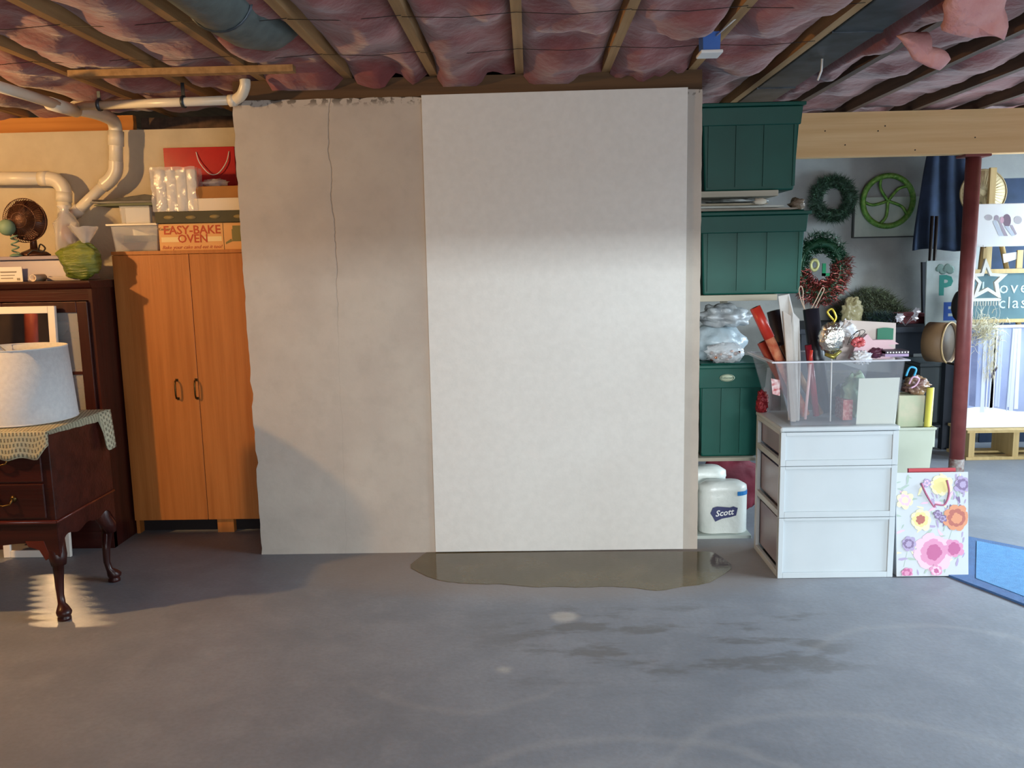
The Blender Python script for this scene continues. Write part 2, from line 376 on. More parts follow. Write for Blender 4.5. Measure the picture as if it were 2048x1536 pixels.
# ------------------------------------------------------------------ ceiling: subfloor > joist, plate, insulation
ceil = struct('ceiling', B().box((XL-.1, YF-.1, 2.54), (XR+.1, 7.15, 2.62)), M_sub)
JX = [-.03+.4*k for k in range(-9, 11)]
for x in JX:
    b = B(); ys = [YF+(YR-YF)*i/24 for i in range(25)]
    b.grid(lambda u, v: (x-.019+.038*(0 if v in (0, 1) else (0 if v < .3 else 1)) if False else x+(-.019, -.019, .019, .019)[round(v*3)]+.004*fz((u*12, x, 0)), YF+(YR-YF)*u, (2.54, CZ, CZ, 2.54)[round(v*3)]), 24, 3, False)
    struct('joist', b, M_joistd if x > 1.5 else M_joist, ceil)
struct('top_plate', B().box((PX0, PY+.01, PZ-.004), (PX1+.0, PY+.15, CZ-.001)), M_plate, ceil)
struct('rim_and_recess_board', B().box((-2.22, YB+.12, 2.215), (PX0-.01, YB+.16, CZ-.001)), M_joistd, ceil)  # dark board put in the open recess to stand in for its shade
struct('rim_and_recess_board', B().box((XL, YB+.02, 2.215), (-2.22, YB+.06, CZ-.001)), wood_mat('orange_rim_board', 'a86a2c', 'c98a45', 3, 'x', .8), ceil)
struct('blocking', B().box((-1.98, 3.79, CZ-.03), (-1.0, 3.84, CZ-.002)), M_joist, ceil)
def batt(x0, x1, y0, y1, zl, amp, seed):
    b = B(); nu, nv = 14, int((y1-y0)*24)
    def f(u, v):
        x = x0+(x1-x0)*u; y = y0+(y1-y0)*v
        e = 1-abs(2*u-1)**5
        z = zl-amp*e*(.55+.9*fz((x*4+seed, y*3.2, seed))+.16*fz((x*11, y*9, seed)))
        z += .005*fz((x*38, y*34, 1))
        if y1 < 4.2 and y > y1-.16: z -= (.05+.05*fz((x*14, seed, 3)))*((y-y1+.16)/.16)**1.5
        return (x, y, max(z, CZ-.05))
    b.grid(f, nu, nv)
    return b
for i in range(len(JX)-1):
    x0, x1 = JX[i]+.019, JX[i+1]-.019
    rt = x0 > 1.5
    if 1.1 < x0 < 1.3: x0 = 1.44
    y1 = 6.9 if x0 > PX1-.2 else (PY+.006 if x0 > PX0 else 4.95)
    for y0_, y1_ in ((.4, 2.6), (2.6, y1)):
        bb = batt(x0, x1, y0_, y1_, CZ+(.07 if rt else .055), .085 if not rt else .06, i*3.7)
        o = obj('insulation_batt', bb, M_pink, ceil, normals=False)
# cross wires pressing the batts
b = B()
for y in (3.1, 3.62):
    for i in range(3, 12): b.tube([(JX[i], y+.01*i % .03, CZ-.003), ((JX[i]+JX[i+1])/2, y+.02, CZ-.01), (JX[i+1], y, CZ-.003)], .0013, 4)
struct('batt_wire', b, M_iron, ceil)
# torn pieces of insulation hanging down at right
def torn(poly, th, lab, seed, tilt):
    c = sum((Vector(p) for p in poly), Vector())/len(poly)
    b = B(); n = len(poly); vs, fs = [], []; rings = []
    K = 26
    out = []
    for i in range(n):
        p, q = Vector(poly[i]), Vector(poly[(i+1) % n])
        for k in range(K//n+2): out.append(p.lerp(q, k/(K//n+2)))
    nn = (out[len(out)//3]-out[0]).cross(out[2*len(out)//3]-out[0]).normalized()
    m = len(out)
    prof = [(0, -1), (.5, -1), (.85, -.85), (1, -.4), (1.02, .3), (.85, .9), (.5, 1), (0, 1)]
    b.smooth = True
    for r, h in prof:
        for j, q in enumerate(out):
            v = c+(q-c)*max(r, .001); v = v+nn*h*th/2+Vector((fz(v*14+Vector((seed, 0, 0))), fz(v*14+Vector((0, seed, 0))), fz(v*14)))*.022
            vs.append(v)
    for a in range(len(prof)-1):
        for j in range(m): fs.append((a*m+j, a*m+(j+1) % m, (a+1)*m+(j+1) % m, (a+1)*m+j))
    b.add(vs, fs)
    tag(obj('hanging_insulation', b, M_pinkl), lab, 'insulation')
q = lambda px, py, y: P(px, py, y=y)
torn([q(1900, -30, 3.0), q(2015, -20, 3.05), q(2005, 78, 3.12), q(1962, 72, 3.16), q(1885, 58, 3.15)], .07, 'squarish flap of torn pink insulation hanging near the upper right corner', 1, 0)
torn([q(1795, 75, 3.4), q(1850, 62, 3.42), q(1868, 88, 3.42), q(1897, 120, 3.44), q(1878, 140, 3.46), q(1835, 122, 3.45)], .055, 'pointed scrap of pink insulation drooping below the dark duct', 5, 0)
# ducts
t = thing('metal_duct', 'long dark metal air duct running between ceiling joists above the green totes', 'duct', (1.3, 3, CZ))
obj('duct_body', B().box((1.2, .6, CZ-.0), (1.39, 6.6, 2.5)), M_steel, t, bevel=.004)
for y in (2.4, 3.5, 4.6): obj('duct_seam', B().box((1.196, y, CZ-.004), (1.394, y+.025, 2.5)), M_steel, t)
obj('hanger_strap', B().tube([(1.31, 3.95, CZ-.001), (1.312, 3.96, CZ-.05), (1.30, 3.97, CZ-.09)], .005, 5), M_white, t)
t = thing('flexible_duct', 'fat grey-blue round duct with an elbow tucked between joists at upper left', 'duct', (-1.0, 3, CZ))
pts = [(-1.03, .8, CZ+.06), (-1.03, 2.3, CZ+.05), (-1.03, 3.05, CZ+.045), (-1.02, 3.25, CZ+.05), (-.99, 3.4, CZ+.075), (-.96, 3.5, CZ+.13), (-.95, 3.52, CZ+.22)]
M_flex = mat('grey_duct_sleeve', '4a5656', '5f6c6c', rough=.6, metal=.2, scale=14, bump=.25, bscale=30)
obj('sleeve', B().tube(pts, .112, 20), M_flex, t)
M_r = Matrix.Rotation(PI/2, 3, 'X')
for y in (2.6, 3.0): obj('clamp_band', B().torus((-1.03, y, CZ+.047), .114, .006, M_r, 28, 6), M_steel, t)
# blue electrical box with cable
c = P(1421, 109, y=3.42)
t = thing('electrical_box', 'blue electrical box with a white cover hanging from the ceiling joist', 'electrical box', (c.x, c.y, c.z))
M_blue = mat('blue_box_plastic', '2a5cae', '3468b8', rough=.45, scale=9)
cz = c.z
obj('body', B().taper((c.x-.032, 3.40, c.x+.032, 3.48), cz+.0125, (c.x-.034, 3.40, c.x+.034, 3.48), CZ-.03+.02), M_blue, t)
obj('cover', B().box((c.x-.042, 3.39, cz), (c.x+.042, 3.49, cz+.012)), M_white, t, bevel=.003)
obj('cable', B().tube([(c.x+.01, 3.42, CZ-.03), (c.x-.0, 3.4, CZ+.02), (c.x-.03, 3.36, CZ+.01), (c.x-.035, 3.32, CZ-.005), (c.x-.02, 3.28, CZ+.03)], .004, 6).tube([(c.x+.01, 3.42, CZ-.03), (c.x+.05, 3.3, CZ-.005), (c.x+.1, 3.2, CZ+.03)], .0035, 6), M_white, t)
# beam and red post
by = 5.42
t = thing('timber_beam', 'thick pale laminated timber beam carrying the joists at right', 'beam', (2.8, by, 2.04))
obj('ply_board', B().box((PX1+.02, by, 2.035), (XR, by+.045, CZ-.002)), M_lvl, t)
obj('ply_board', B().box((PX1+.02, by+.047, 2.035), (XR, by+.092, CZ-.002)), M_lvl, t)
b = B()
for px, py in ((1650, 262), (1690, 290), (1756, 262), (1770, 252), (1830, 300), (1950, 275)): c = P(px, py, y=by-.001); b.lathe([(.004, 0), (.004, .003)], c, 8, Matrix.Rotation(PI/2, 3, 'X'))
obj('nail_head', b, M_iron, t)
pb = P(1912, 932, z=0); pb.y = 5.5; ptp = P(1948, 316, y=5.5); pxm = (P(1912, 925, y=5.5).x+ptp.x)/2
M_red = mat('flaking_oxide_red_paint', '6b3230', '7d403d', rough=.45, scale=10, bump=.2, bscale=20)
t = thing('steel_post', 'dark red round steel post standing under the timber beam', 'post', (pxm, 5.5, 0))
obj('shaft', B().lathe([(.045, 0), (.045, 2.02)], (pxm, 5.5, 0), 28), M_red, t)
obj('top_plate', B().box((pxm-.08, 5.44, 2.02), (pxm+.08, 5.56, 2.034)), M_red, t)
obj('bare_foot', B().lathe([(.052, 0), (.0465, .03), (.0462, .1+.0)], (pxm, 5.5, 0), 28), mat('chipped_grey_metal', '8f8b86', '6b3f3c', rough=.6, scale=40, bias=.52), t, label='foot with paint flaked away to grey')
# ------------------------------------------------------------------ drain pipes
t = thing('drain_pipe', 'cream plastic drain pipes running along ceiling and down the left wall', 'pipe', (-2.6, 4.6, 1.2))
def pipe(pts, r, nm='pipe', n=18): return obj(nm, B().tube(pts, r, n), M_pvc, t)
def smoothpts(pts, k=6):   # catmull-rom
    pts = [Vector(p) for p in pts]; out = []
    for i in range(len(pts)-1):
        p0, p1, p2, p3 = pts[max(i-1, 0)], pts[i], pts[i+1], pts[min(i+2, len(pts)-1)]
        for j in range(k):
            s = j/k; out.append(.5*((2*p1)+(p2-p0)*s+(2*p0-5*p1+4*p2-p3)*s*s+(3*p1-p0-3*p2+p3)*s**3))
    return out+[pts[-1]]
yp = 4.78
def w(px, py, y=yp): return P(px, py, y=y)
pipe([w(232, 262), w(232, 330)], .036)                     # vertical drop
pipe(smoothpts([w(232, 322), w(231, 342), w(222, 358), w(208, 370)]), .038, 'elbow')
pipe([w(213, 366), w(140, 437)], .030)                     # diagonal run
pipe([w(214, 365), w(205, 374)], .035, 'coupling'); pipe([w(160, 417), w(150, 427)], .035, 'coupling')
pipe([w(-60, 357), w(100, 357)], .037)                     # horizontal at left
pipe([w(80, 357), w(98, 357)], .041, 'coupling')
pipe(smoothpts([w(92, 357), w(112, 361), w(126, 376), w(128, 392)]), .040, 'elbow')
pipe([w(128, 388), w(128, 520)], .034); pipe([w(128, 384), w(128, 404)], .042, 'coupling'); pipe([w(128, 404), w(130, 420)], .037, 'coupling')
pipe([w(232, 262), w(232, 292)], .041, 'coupling')
yq = 4.2
A = P(470, 200, y=4.03); Bq = P(150, 212, y=4.3); Cq = P(232, 262)if False else w(232, 262)
pipe([A, Bq], .021)                                          # run under joists to pier
pipe([P(458, 202, y=4.03), P(472, 200, y=4.03)], .027, 'coupling')
pipe(smoothpts([A, P(483, 190, y=4.0), P(490, 172, y=3.98), P(490, 160, y=3.98)]), .024, 'elbow')
pipe([P(-30, 165, y=3.55), P(60, 192, y=3.85), P(152, 222, y=4.3)], .024)
pipe([P(100, 207, y=4.05), P(152, 222, y=4.3)], .031, 'coupling')
pipe(smoothpts([P(150, 216, y=4.3), P(195, 226, y=4.5), P(226, 242, y=4.74), w(232, 268)]), .035, 'elbow')
for px in (202, 372):
    c = A.lerp(Bq, (470-px)/320); obj('hanger_strap', B().torus(c, .026, .004, Matrix.Rotation(PI/2, 3, 'Y'), 20, 6, 2.2).box((c.x-.008, c.y-.002, c.z+.022), (c.x+.008, c.y+.002, CZ)), M_steel, t)
# ================================================================== LEFT SIDE
M_mahog = wood_mat('mahogany', '2c100e', '421b16', 3, 'z', .35)
M_mahogx = wood_mat('mahogany_grain_across', '2c100e', '421b16', 3, 'x', .3)
M_oak = wood_mat('honey_oak_laminate', 'a3622a', 'b87438', 5, 'z', .45)
M_glass = mat('thin_clear_glass', 'ffffff', rough=.03, alpha=.18, spec=.8)
M_clear = mat('clear_plastic_film', 'f2f2f2', rough=.12, alpha=.33, spec=1, bump=.4, bscale=30)
M_frost = mat('frosted_clear_plastic', 'e6e9ea', rough=.25, alpha=.26, spec=.6)
M_brass = mat('aged_brass', '5c4a2a', rough=.4, metal=.9)
M_dark = mat('painted_hollow_shade', '1c1414', rough=.9)  # near-black colour paints in the shade of gaps and hollows
M_paper = mat('white_paper', 'e2e0dc', rough=.7)
# --- tall wardrobe cabinet (oak laminate)
cy = 4.45
wx0, wx1 = P(222, 503, y=cy).x, -1.405; wz = P(300, 502, y=cy).z
wc = P(377, 505, y=cy).x
t = thing('wardrobe', 'tall orange oak-laminate cabinet with two plain doors, against the wall left of concrete', 'cabinet', ((wx0+wx1)/2, 4.65, 0))
obj('side_panel', B().box((wx0, cy+.018, 0), (wx0+.018, 4.885, wz-.0)), M_oak, t)
obj('side_panel', B().box((wx1-.018, cy+.018, 0), (wx1, 4.885, wz)), M_oak, t)
obj('top_panel', B().box((wx0, cy-.002, wz-.018), (wx1, 4.885, wz)), M_oak, t)
obj('back_panel', B().box((wx0+.018, 4.875, .08), (wx1-.018, 4.883, wz-.02)), M_oak, t)
zd = P(330, 1041, y=cy).z
obj('bottom_panel', B().box((wx0+.018, cy+.02, zd), (wx1-.018, 4.87, zd+.018)), M_oak, t)
obj('kick_board', B().box((wx0+.018, cy+.07, 0), (wx1-.018, cy+.085, zd)), M_dark, t)  # coloured dark to paint in the shaded gap under the doors
obj('foot', B().box((wc+.04, cy+.02, 0), (wc+.13, cy+.06, zd-.001)), M_oak, t)
def door(x0, x1, hx, sgn):
    d = obj('door', B().box((x0+.0015, cy, zd+.002), (x1-.0015, cy+.0165, wz-.02)), M_oak, t, bevel=.0015)
    z0, z1 = P(360, 797, y=cy).z, P(360, 760, y=cy).z
    obj('handle', B().tube([(hx, cy, z0), (hx, cy-.022, z0+.004), (hx, cy-.028, z0+.02), (hx, cy-.028, z1-.02), (hx, cy-.022, z1-.004), (hx, cy, z1)], .0045, 8).box((hx-.007, cy-.003, z0-.007), (hx+.007, cy, z0+.007)).box((hx-.007, cy-.003, z1-.007), (hx+.007, cy, z1+.007)), M_brass, d)
door(wx0, wc, P(352, 780, y=cy-.02).x, -1); door(wc, wx1, P(391, 780, y=cy-.02).x, 1)
# --- china hutch
hy = 4.22; hx1 = -2.19; hx0 = hx1-1.02; hz = P(100, 574, y=hy).z
t = thing('china_hutch', 'dark mahogany china hutch with glazed doors behind the crochet-topped lowboy', 'cabinet', ((hx0+hx1)/2, 4.4, 0))
fy = hy+.012
obj('side_panel', B().box((hx1-.02, fy, 0), (hx1, 4.76, hz)), M_mahog, t)
obj('side_panel', B().box((hx0, fy, 0), (hx0+.02, 4.76, hz)), M_mahog, t)
obj('back_panel', B().box((hx0+.02, 4.75, 0), (hx1-.02, 4.76, hz)), M_mahog, t)
obj('cornice', B().prism([(fy-.028, hz+.028), (fy-.028, hz+.016), (fy-.014, hz-.004), (fy-.004, hz-.012), (4.76, hz-.012), (4.76, hz+.028)], hx0-.014, hx1+.006, 'yz'), M_mahogx, t, bevel=.002)
obj('lower_case', B().box((hx0+.02, fy+.004, .06), (hx1-.02, 4.75, .52)), M_mahogx, t)
obj('plinth', B().box((hx0, fy-.003, 0), (hx1, fy+.03, .09)), M_mahogx, t)
obj('face_rail', B().box((hx0+.02, fy, hz-.07), (hx1-.02, fy+.02, hz-.012)), M_mahogx, t); obj('face_rail', B().box((hx0+.02, fy, .5201), (hx1-.02, fy+.02, .56)), M_mahogx, t)
for z in (.82, 1.08): obj('shelf', B().box((hx0+.02, fy+.05, z), (hx1-.02, 4.74, z+.016)), M_mahogx, t)
hm = (hx0+hx1)/2
for a, c in ((hx0+.022, hm-.002), (hm+.002, hx1-.022)):
    z0, z1 = .565, hz-.075
    d = obj('glass_door', B().box((a, fy-.016, z0), (a+.055, fy+.004, z1)).box((c-.055, fy-.016, z0), (c, fy+.004, z1)).box((a+.055, fy-.016, z0), (c-.055, fy+.004, z0+.05)).box((a+.055, fy-.016, z1-.055), (c-.055, fy+.004, z1)), M_mahog, t, bevel=.003)
    obj('pane', B().box((a+.055, fy-.007, z0+.05), (c-.055, fy-.004, z1-.055)), M_glass, d)
    mid = (a+c)/2
    obj('muntin', B().box((mid-.009, fy-.013, z0+.05), (mid+.009, fy-.0, z1-.055)).box((a+.055, fy-.012, (z0+z1)/2-.008), (c-.055, fy-.001, (z0+z1)/2+.008)), M_mahog, d)
def plate_item(name, lab, cat, b, m, grp=None): return tag(obj(name, b, m), lab, cat, grp)
# crockery on hutch shelves
M_china = mat('grey_china', '8c8a84', rough=.3)
for k, (xx, zz, r) in enumerate(((hx1-.16, 1.0965, .07), (hx1-.34, 1.0965, .06), (hx1-.2, .8365, .075), (hx1-.42, .8365, .06))):
    plate_item('china_bowl', ['pale bowl on the upper hutch shelf, nearer the wardrobe', 'pale bowl on the upper hutch shelf, nearer the door middle', 'pale bowl on the lower hutch shelf, nearer the wardrobe', 'pale bowl on the lower hutch shelf, nearer the door middle'][k], 'bowl', B().lathe([(r*.4, 0), (r*.5, .006), (r*.9, .04), (r, .07), (r*.95, .07), (r*.5, .012), (.001, .01)], (xx, 4.5, zz+.0005), 20, cap=False), M_china, 'bowls in the hutch')
# --- long white-framed mirror leaning on hutch
m0, m1 = P(22, 1108, z=0), P(158, 1104, z=0)
mw = .345; mx = (m0.x+m1.x)/2; myb = 4.115; mh = P(74, 612, y=hy-.02).z/math.cos(.05)+.0
ang = math.atan2((hy-.03)-myb, mh)
Mx = Matrix.Translation((mx, myb, 0)) @ Matrix.Rotation(-ang, 4, 'X')
t = thing('floor_mirror', 'tall narrow white-framed mirror leaning against the mahogany hutch', 'mirror', (mx, myb, 0))
h = mw/2; fw = .036
for nm, a, c in (('frame_stile', (-h, -.02, .0), (-h+fw, 0, mh)), ('frame_stile', (h-fw, -.02, .0), (h, 0, mh)), ('frame_rail', (-h+fw, -.02, .0), (h-fw, 0, fw)), ('frame_rail', (-h+fw, -.02, mh-fw), (h-fw, 0, mh))):
    obj(nm, B(Mx).box(a, c), mat('white_frame_paint', 'e9e4da', rough=.4), t, bevel=.003)
obj('mirror_glass', B(Mx).box((-h+fw-.003, -.011, fw-.003), (h-fw+.003, -.004, mh-fw+.003)), mat('silvered_mirror', 'b0a8a4', rough=.02, metal=1), t)
# --- queen anne lowboy
tx1 = -1.945; tx0 = -2.78; ty0, ty1 = 3.31, 3.79
tz = P(97, 862, x=tx1).z; zb = P(60, 1046, y=ty0).z; za = P(60, 1092, y=ty0).z
t = thing('lowboy', 'dark mahogany lowboy with curved cabriole legs at the left edge of the photo', 'side table', ((tx0+tx1)/2, (ty0+ty1)/2, 0))
obj('case', B().box((tx0, ty0, zb), (tx1, ty1, tz-.02)), M_mahogx, t, bevel=.003)
obj('table_top', B().box((tx0-.018, ty0-.018, tz-.02), (tx1+.012, ty1+.01, tz)), M_mahogx, t, bevel=.005)
M_edge = mat('polished_mahogany_edge', '5a241a', rough=.18)
obj('waist_moulding', B().tube([(tx0, ty0-.003, zb+.004), (tx1, ty0-.003, zb+.004)], .008, 8).tube([(tx1+.002, ty0-.003, zb+.004), (tx1+.002, ty1, zb+.004)], .006, 8), M_edge, t)
# aprons with scalloped lower edge
def scal(x0, x1, zt, z_, amp, n=30, legw=.05):
    p = []
    for i in range(n+1):
        u = i/n; e = min(u, 1-u)
        z = z_ - .05*math.exp(-(e/.07)**2) + amp*(.5-.5*math.cos(u*PI*6))*.35
        p.append((x0+(x1-x0)*u, z))
    return p+[(x1, zt), (x0, zt)]
obj('front_apron', B().prism(scal(tx0+.0, tx1-.0, zb, za-.0, .03), ty0+.002, ty0+.02, 'xz'), M_mahogx, t)
obj('side_apron', B().prism(scal(ty0, ty1, zb, za+.01, .05), tx1-.018, tx1-.001, 'yz'), M_mahogx, t)
obj('side_apron', B().prism(scal(ty0, ty1, zb, za+.01, .05), tx0+.001, tx0+.018, 'yz'), M_mahogx, t)
for k, (z0, z1) in enumerate(((zb+.02, zb+.165), (zb+.172, tz-.03))):
    d = obj('drawer', B().box((tx0+.03, ty0-.008, z0), (tx1-.035, ty0+.001, z1)), M_mahogx, t, bevel=.004)
    for hx in (tx0+.22, P(12, 990, y=ty0).x):
        zc = (z0+z1)/2
        obj('pull', B().lathe([(.012, 0), (.014, .003), (.006, .008)], (hx-.035, ty0-.008, zc+.012), 12, Matrix.Rotation(PI/2, 3, 'X')).lathe([(.012, 0), (.014, .003), (.006, .008)], (hx+.035, ty0-.008, zc+.012), 12, Matrix.Rotation(PI/2, 3, 'X')).tube([(hx-.035, ty0-.018, zc+.012), (hx-.028, ty0-.024, zc-.008), (hx, ty0-.026, zc-.014), (hx+.028, ty0-.024, zc-.008), (hx+.035, ty0-.018, zc+.012)], .0035, 8), M_brass, d)
def cabriole(x, y, dx, dy):
    zt = zb-.0; pts, rs = [], []
    for z, off, r in ((zt, -.02, .036), (za-.01, -.012, .039), (za-.05, .004, .036), (za-.09, .008, .029), (.24, .0, .0225), (.16, -.008, .0175), (.10, -.010, .0145), (.065, -.004, .015), (.05, .006, .024), (.036, .012, .031), (.024, .012, .029), (.016, .010, .020), (.012, .010, .026), (.0, .010, .027)):
        pts.append((x+dx*(off-.006), y+dy*(off-.006), z)); rs.append(r)
    P2 = [Vector(p) for p in pts]
    b = B()
    vs, fs = [], []; n = 14
    for p, r in zip(P2, rs):
        for k in range(n): a = 2*PI*k/n; vs.append((p.x+r*math.cos(a), p.y+r*math.sin(a), p.z))
    for i in range(len(P2)-1):
        for k in range(n): a, c = i*n+k, i*n+(k+1) % n; fs.append((a, c, c+n, a+n))
    fs += [tuple(range(n)), tuple(range((len(P2)-1)*n, len(P2)*n))]
    b.smooth = True; b.add(vs, fs); return b
for x, y, dx, dy in ((tx1-.025, ty0+.028, .9, -.9), (tx1-.025, ty1-.028, .9, .9), (tx0+.025, ty0+.028, -.9, -.9), (tx0+.025, ty1-.028, -.9, .9)):
    obj('leg', cabriole(x, y, dx, dy), M_mahog, t)
for s in (1, -1):   # knee brackets
    pass
obj('knee_bracket', B().prism([(tx1-.14, za+.02), (tx1-.06, za+.02), (tx1-.04, za-.05), (tx1-.062, za-.065), (tx1-.085, za-.02), (tx1-.13, za-.005)], ty0+.001, ty0+.022, 'xz'), M_edge, t, bevel=.003)
# --- crochet runner: lies on the top, drops over front and the back-right corner
def crochet_mat():
    m = mat('cream_crochet', 'b9b69a', rough=.95); t_ = NT(m); b = t_.N['Principled BSDF']
    tc = t_.N.new('ShaderNodeTexCoord'); uv = tc.outputs['UV']
    br = t_.N.new('ShaderNodeTexBrick'); t_.L.new(uv, br.inputs['Vector']); br.inputs['Scale'].default_value = 1
    br.inputs['Brick Width'].default_value = .015; br.inputs['Row Height'].default_value = .021; br.inputs['Mortar Size'].default_value = .0042; br.inputs['Mortar Smooth'].default_value = .25
    t_.L.new(t_.sm(br.outputs['Fac'], .05, .4, .35, 1), b.inputs['Alpha'])
    t_.L.new(t_.mix(t_.noise(uv, 220, 2), C4('a8a588'), C4('cfccb2')), b.inputs['Base Color'])
    bp = t_.N.new('ShaderNodeBump'); bp.inputs['Strength'].default_value = .8; bp.inputs['Distance'].default_value = .003
    t_.L.new(t_.math('ADD', br.outputs['Fac'], t_.noise(uv, 400, 2)), bp.inputs['Height']); t_.L.new(bp.outputs[0], b.inputs['Normal'])
    return m
def cloth(name, fn, nu, nv, Lu, Lv, m, parent=None):
    b = B(); b.grid(fn, nu, nv)
    uvs = [(i/nu*Lu, j/nv*Lv) for j in range(nv+1) for i in range(nu+1)]
    b.bm.verts.ensure_lookup_table(); l = b.bm.loops.layers.uv.new('uv')
    for f in b.bm.faces:
        for q in f.loops: q[l].uv = uvs[q.vert.index] if q.vert.index >= 0 else (0, 0)
    return obj(name, b, m, parent, normals=False)
def cl(u, v):
    # v: 0 front hem .. 1 back ; u: 0 left .. 1 right
    x = tx0+.02+(tx1+.014-tx0-.02)*u; L = .105+(ty1-ty0)+.02; s = v*L; z = tz+.0035
    yf = ty0-.022
    drop = .105 - s
    if drop > 0:
        y = yf-.006*math.sin(u*40)*min(1, drop*12); zz = z-drop*(1+.12*math.sin(u*22)**2)
        zz += .05*max(0, (u-.93)/.07)*drop/.105
    else: y = yf+(s-.105); zz = z+.0015*abs(fz((x*20, y*20, 0)))
    return (x, y, zz)
def crun():
    b = B(); nu, nv = 60, 40
    b.grid(cl, nu, nv); b.bm.verts.ensure_lookup_table()
    for i, v in enumerate(b.bm.verts): v.index = i
    l = b.bm.loops.layers.uv.new('uv')
    for f in b.bm.faces:
        for q in f.loops:
            i, j = q.vert.index % (nu+1), q.vert.index//(nu+1); q[l].uv = (i/nu*.83, j/nv*.6)
    # right edge drop growing toward the back, ending in a hanging tail
    xR = tx1+.014; n0 = len(b.bm.verts)
    def rd(u, v):
        y = ty0-.02+(ty1-ty0+.03)*u
        d = (.012+.03*u)*(1-.0*u) if u < .78 else .035+(.175-.035)*min(1, (u-.78)/.05)
        zz = tz+.0035-d*v; x = xR+.004*math.sin(v*PI/2)+.012*v*(u > .78)+.004*v*math.sin(u*30)
        return (x, y, zz)
    b.grid(rd, 40, 8); b.bm.verts.ensure_lookup_table()
    for i, v in enumerate(b.bm.verts): v.index = i
    for f in b.bm.faces:
        if all(q.vert.index >= n0 for q in f.loops):
            for q in f.loops:
                i, j = (q.vert.index-n0) % 41, (q.vert.index-n0)//41; q[l].uv = (.84+j/8*.1, i/40*.5)
    return b
o = obj('table_runner', crun(), crochet_mat(), normals=False, solid=.003)
tag(o, 'cream crocheted runner draped over the top of the mahogany lowboy', 'table runner')
# --- lampshade
lc = P(50, 830, y=3.56); lz = tz+.0095; lt = P(52, 694, y=3.56).z
rb = (P(144, 815, y=3.56).x-lc.x); rt = (P(124, 700, y=3.56).x-lc.x)
t = thing('lampshade', 'white linen drum lampshade standing on the crochet runner', 'lampshade', (lc.x, 3.56, lz))
M_linen = mat('white_linen', 'c9cdd0', 'd4d8da', rough=.85, scale=60, bump=.2, bscale=160)
obj('fabric_shade', B().lathe([(rb, 0), (rt, lt-lz), (rt-.003, lt-lz), (rb-.003, 0), (rb, 0)], (lc.x, 3.56, lz), 56, cap=False), M_linen, t)
M_tt = mat('white_trim_tape', 'dcdedd', rough=.8); obj('trim_band', B().torus((lc.x, 3.56, lt), rt-.001, .0028, None, 56, 6), M_tt, t); obj('trim_band', B().torus((lc.x, 3.56, lz+.003), rb-.001, .003, None, 56, 6), mat('white_trim_tape', 'dcdedd', rough=.8), t)
zs = lt-.028
b = B()
for k in range(3): a = k*2*PI/3+.4; b.tube([(lc.x+(rt-.003)*math.cos(a), 3.56+(rt-.003)*math.sin(a), lt-.004), (lc.x+rt*.6*math.cos(a), 3.56+rt*.6*math.sin(a), zs), (lc.x+.015*math.cos(a), 3.56+.015*math.sin(a), zs)], .002, 6)
b.torus((lc.x, 3.56, zs), .015, .003, None, 16, 6)
obj('spider_fitter', b, mat('bright_wire', 'b9b4aa', rough=.3, metal=.8), t)
# ---------------- things on the wardrobe
def bx(x0, y0, x1, y1, Y):   # pixel rect -> world rect at depth Y
    a, c = P(x0, (y0+y1)/2, y=Y), P(x1, (y0+y1)/2, y=Y); return a.x, P((x0+x1)/2, y1, y=Y).z, c.x, P((x0+x1)/2, y0, y=Y).z
M_card = mat('orange_game_carton', 'd8a060', 'dfaa6b', rough=.5, scale=5)
M_ink = mat('orange_red_ink', 'b2401a', rough=.5); M_inkd = mat('brown_ink', '6a4a28', rough=.5); M_inkl = mat('pale_yellow_ink', 'e8cf94', rough=.5)
Y1 = 4.52
x0, _, x1, z1 = bx(318, 446, 480, 501, Y1); z0 = wz
x1 = -1.44; x0 += 0
t = thing('toy_oven_box', 'orange boxed toy oven reading EASY-BAKE OVEN on top of the wardrobe', 'box', ((x0+x1)/2, Y1, z0))
obj('carton', B().box((x0, Y1, z0+.0005), (x1, Y1+.26, z1)), M_card, t, bevel=.002)
xm = P(447, 470, y=Y1).x; zc = (z0+z1)/2; hh = z1-z0
cx = (x0+xm)/2
obj('printed_title', B().text('EASY-BAKE', .062, frontM(cx+.006, Y1-.001, z1-hh*.26), .0005, extra=.001).text('OVEN', .060, frontM(cx+.008, Y1-.001, z1-hh*.58), .0005, extra=.001), M_ink, t)
obj('printed_slogan', B().text('Bake your cake and eat it too!', .026, frontM(cx, Y1-.001, z0+hh*.12), .0004, shear=.35), M_ink, t)
obj('printed_panel', B().box((x0+.012, Y1-.0006, z0+hh*.32), (cx-.055, Y1, z0+hh*.5)), M_inkl, t); obj('printed_panel', B().box((cx+.07, Y1-.0006, z0+hh*.32), (xm-.01, Y1, z0+hh*.5)), M_inkl, t)
obj('printed_line', B().box((xm-.0015, Y1-.0008, z0+.002), (xm+.0015, Y1, z1-.003)).text('Kenner', .022, frontM(x0+.03, Y1-.001, z1-hh*.2), .0004, shear=.3), M_inkd, t)
# small picture of the oven on the end of the carton
ox = xm+.07
obj('printed_oven_picture', B().box((ox-.025, Y1-.0009, z0+hh*.3), (ox+.03, Y1, z0+hh*.75)).box((ox-.02, Y1-.0009, z0+hh*.75), (ox+.025, Y1, z0+hh*.88)).prism([(ox-.06, z0+hh*.2), (ox-.025, z0+hh*.3), (ox-.03, z0+hh*.4), (ox-.06, z0+hh*.27)], Y1-.0009, Y1), mat('olive_ink', '7a7443', rough=.5), t)
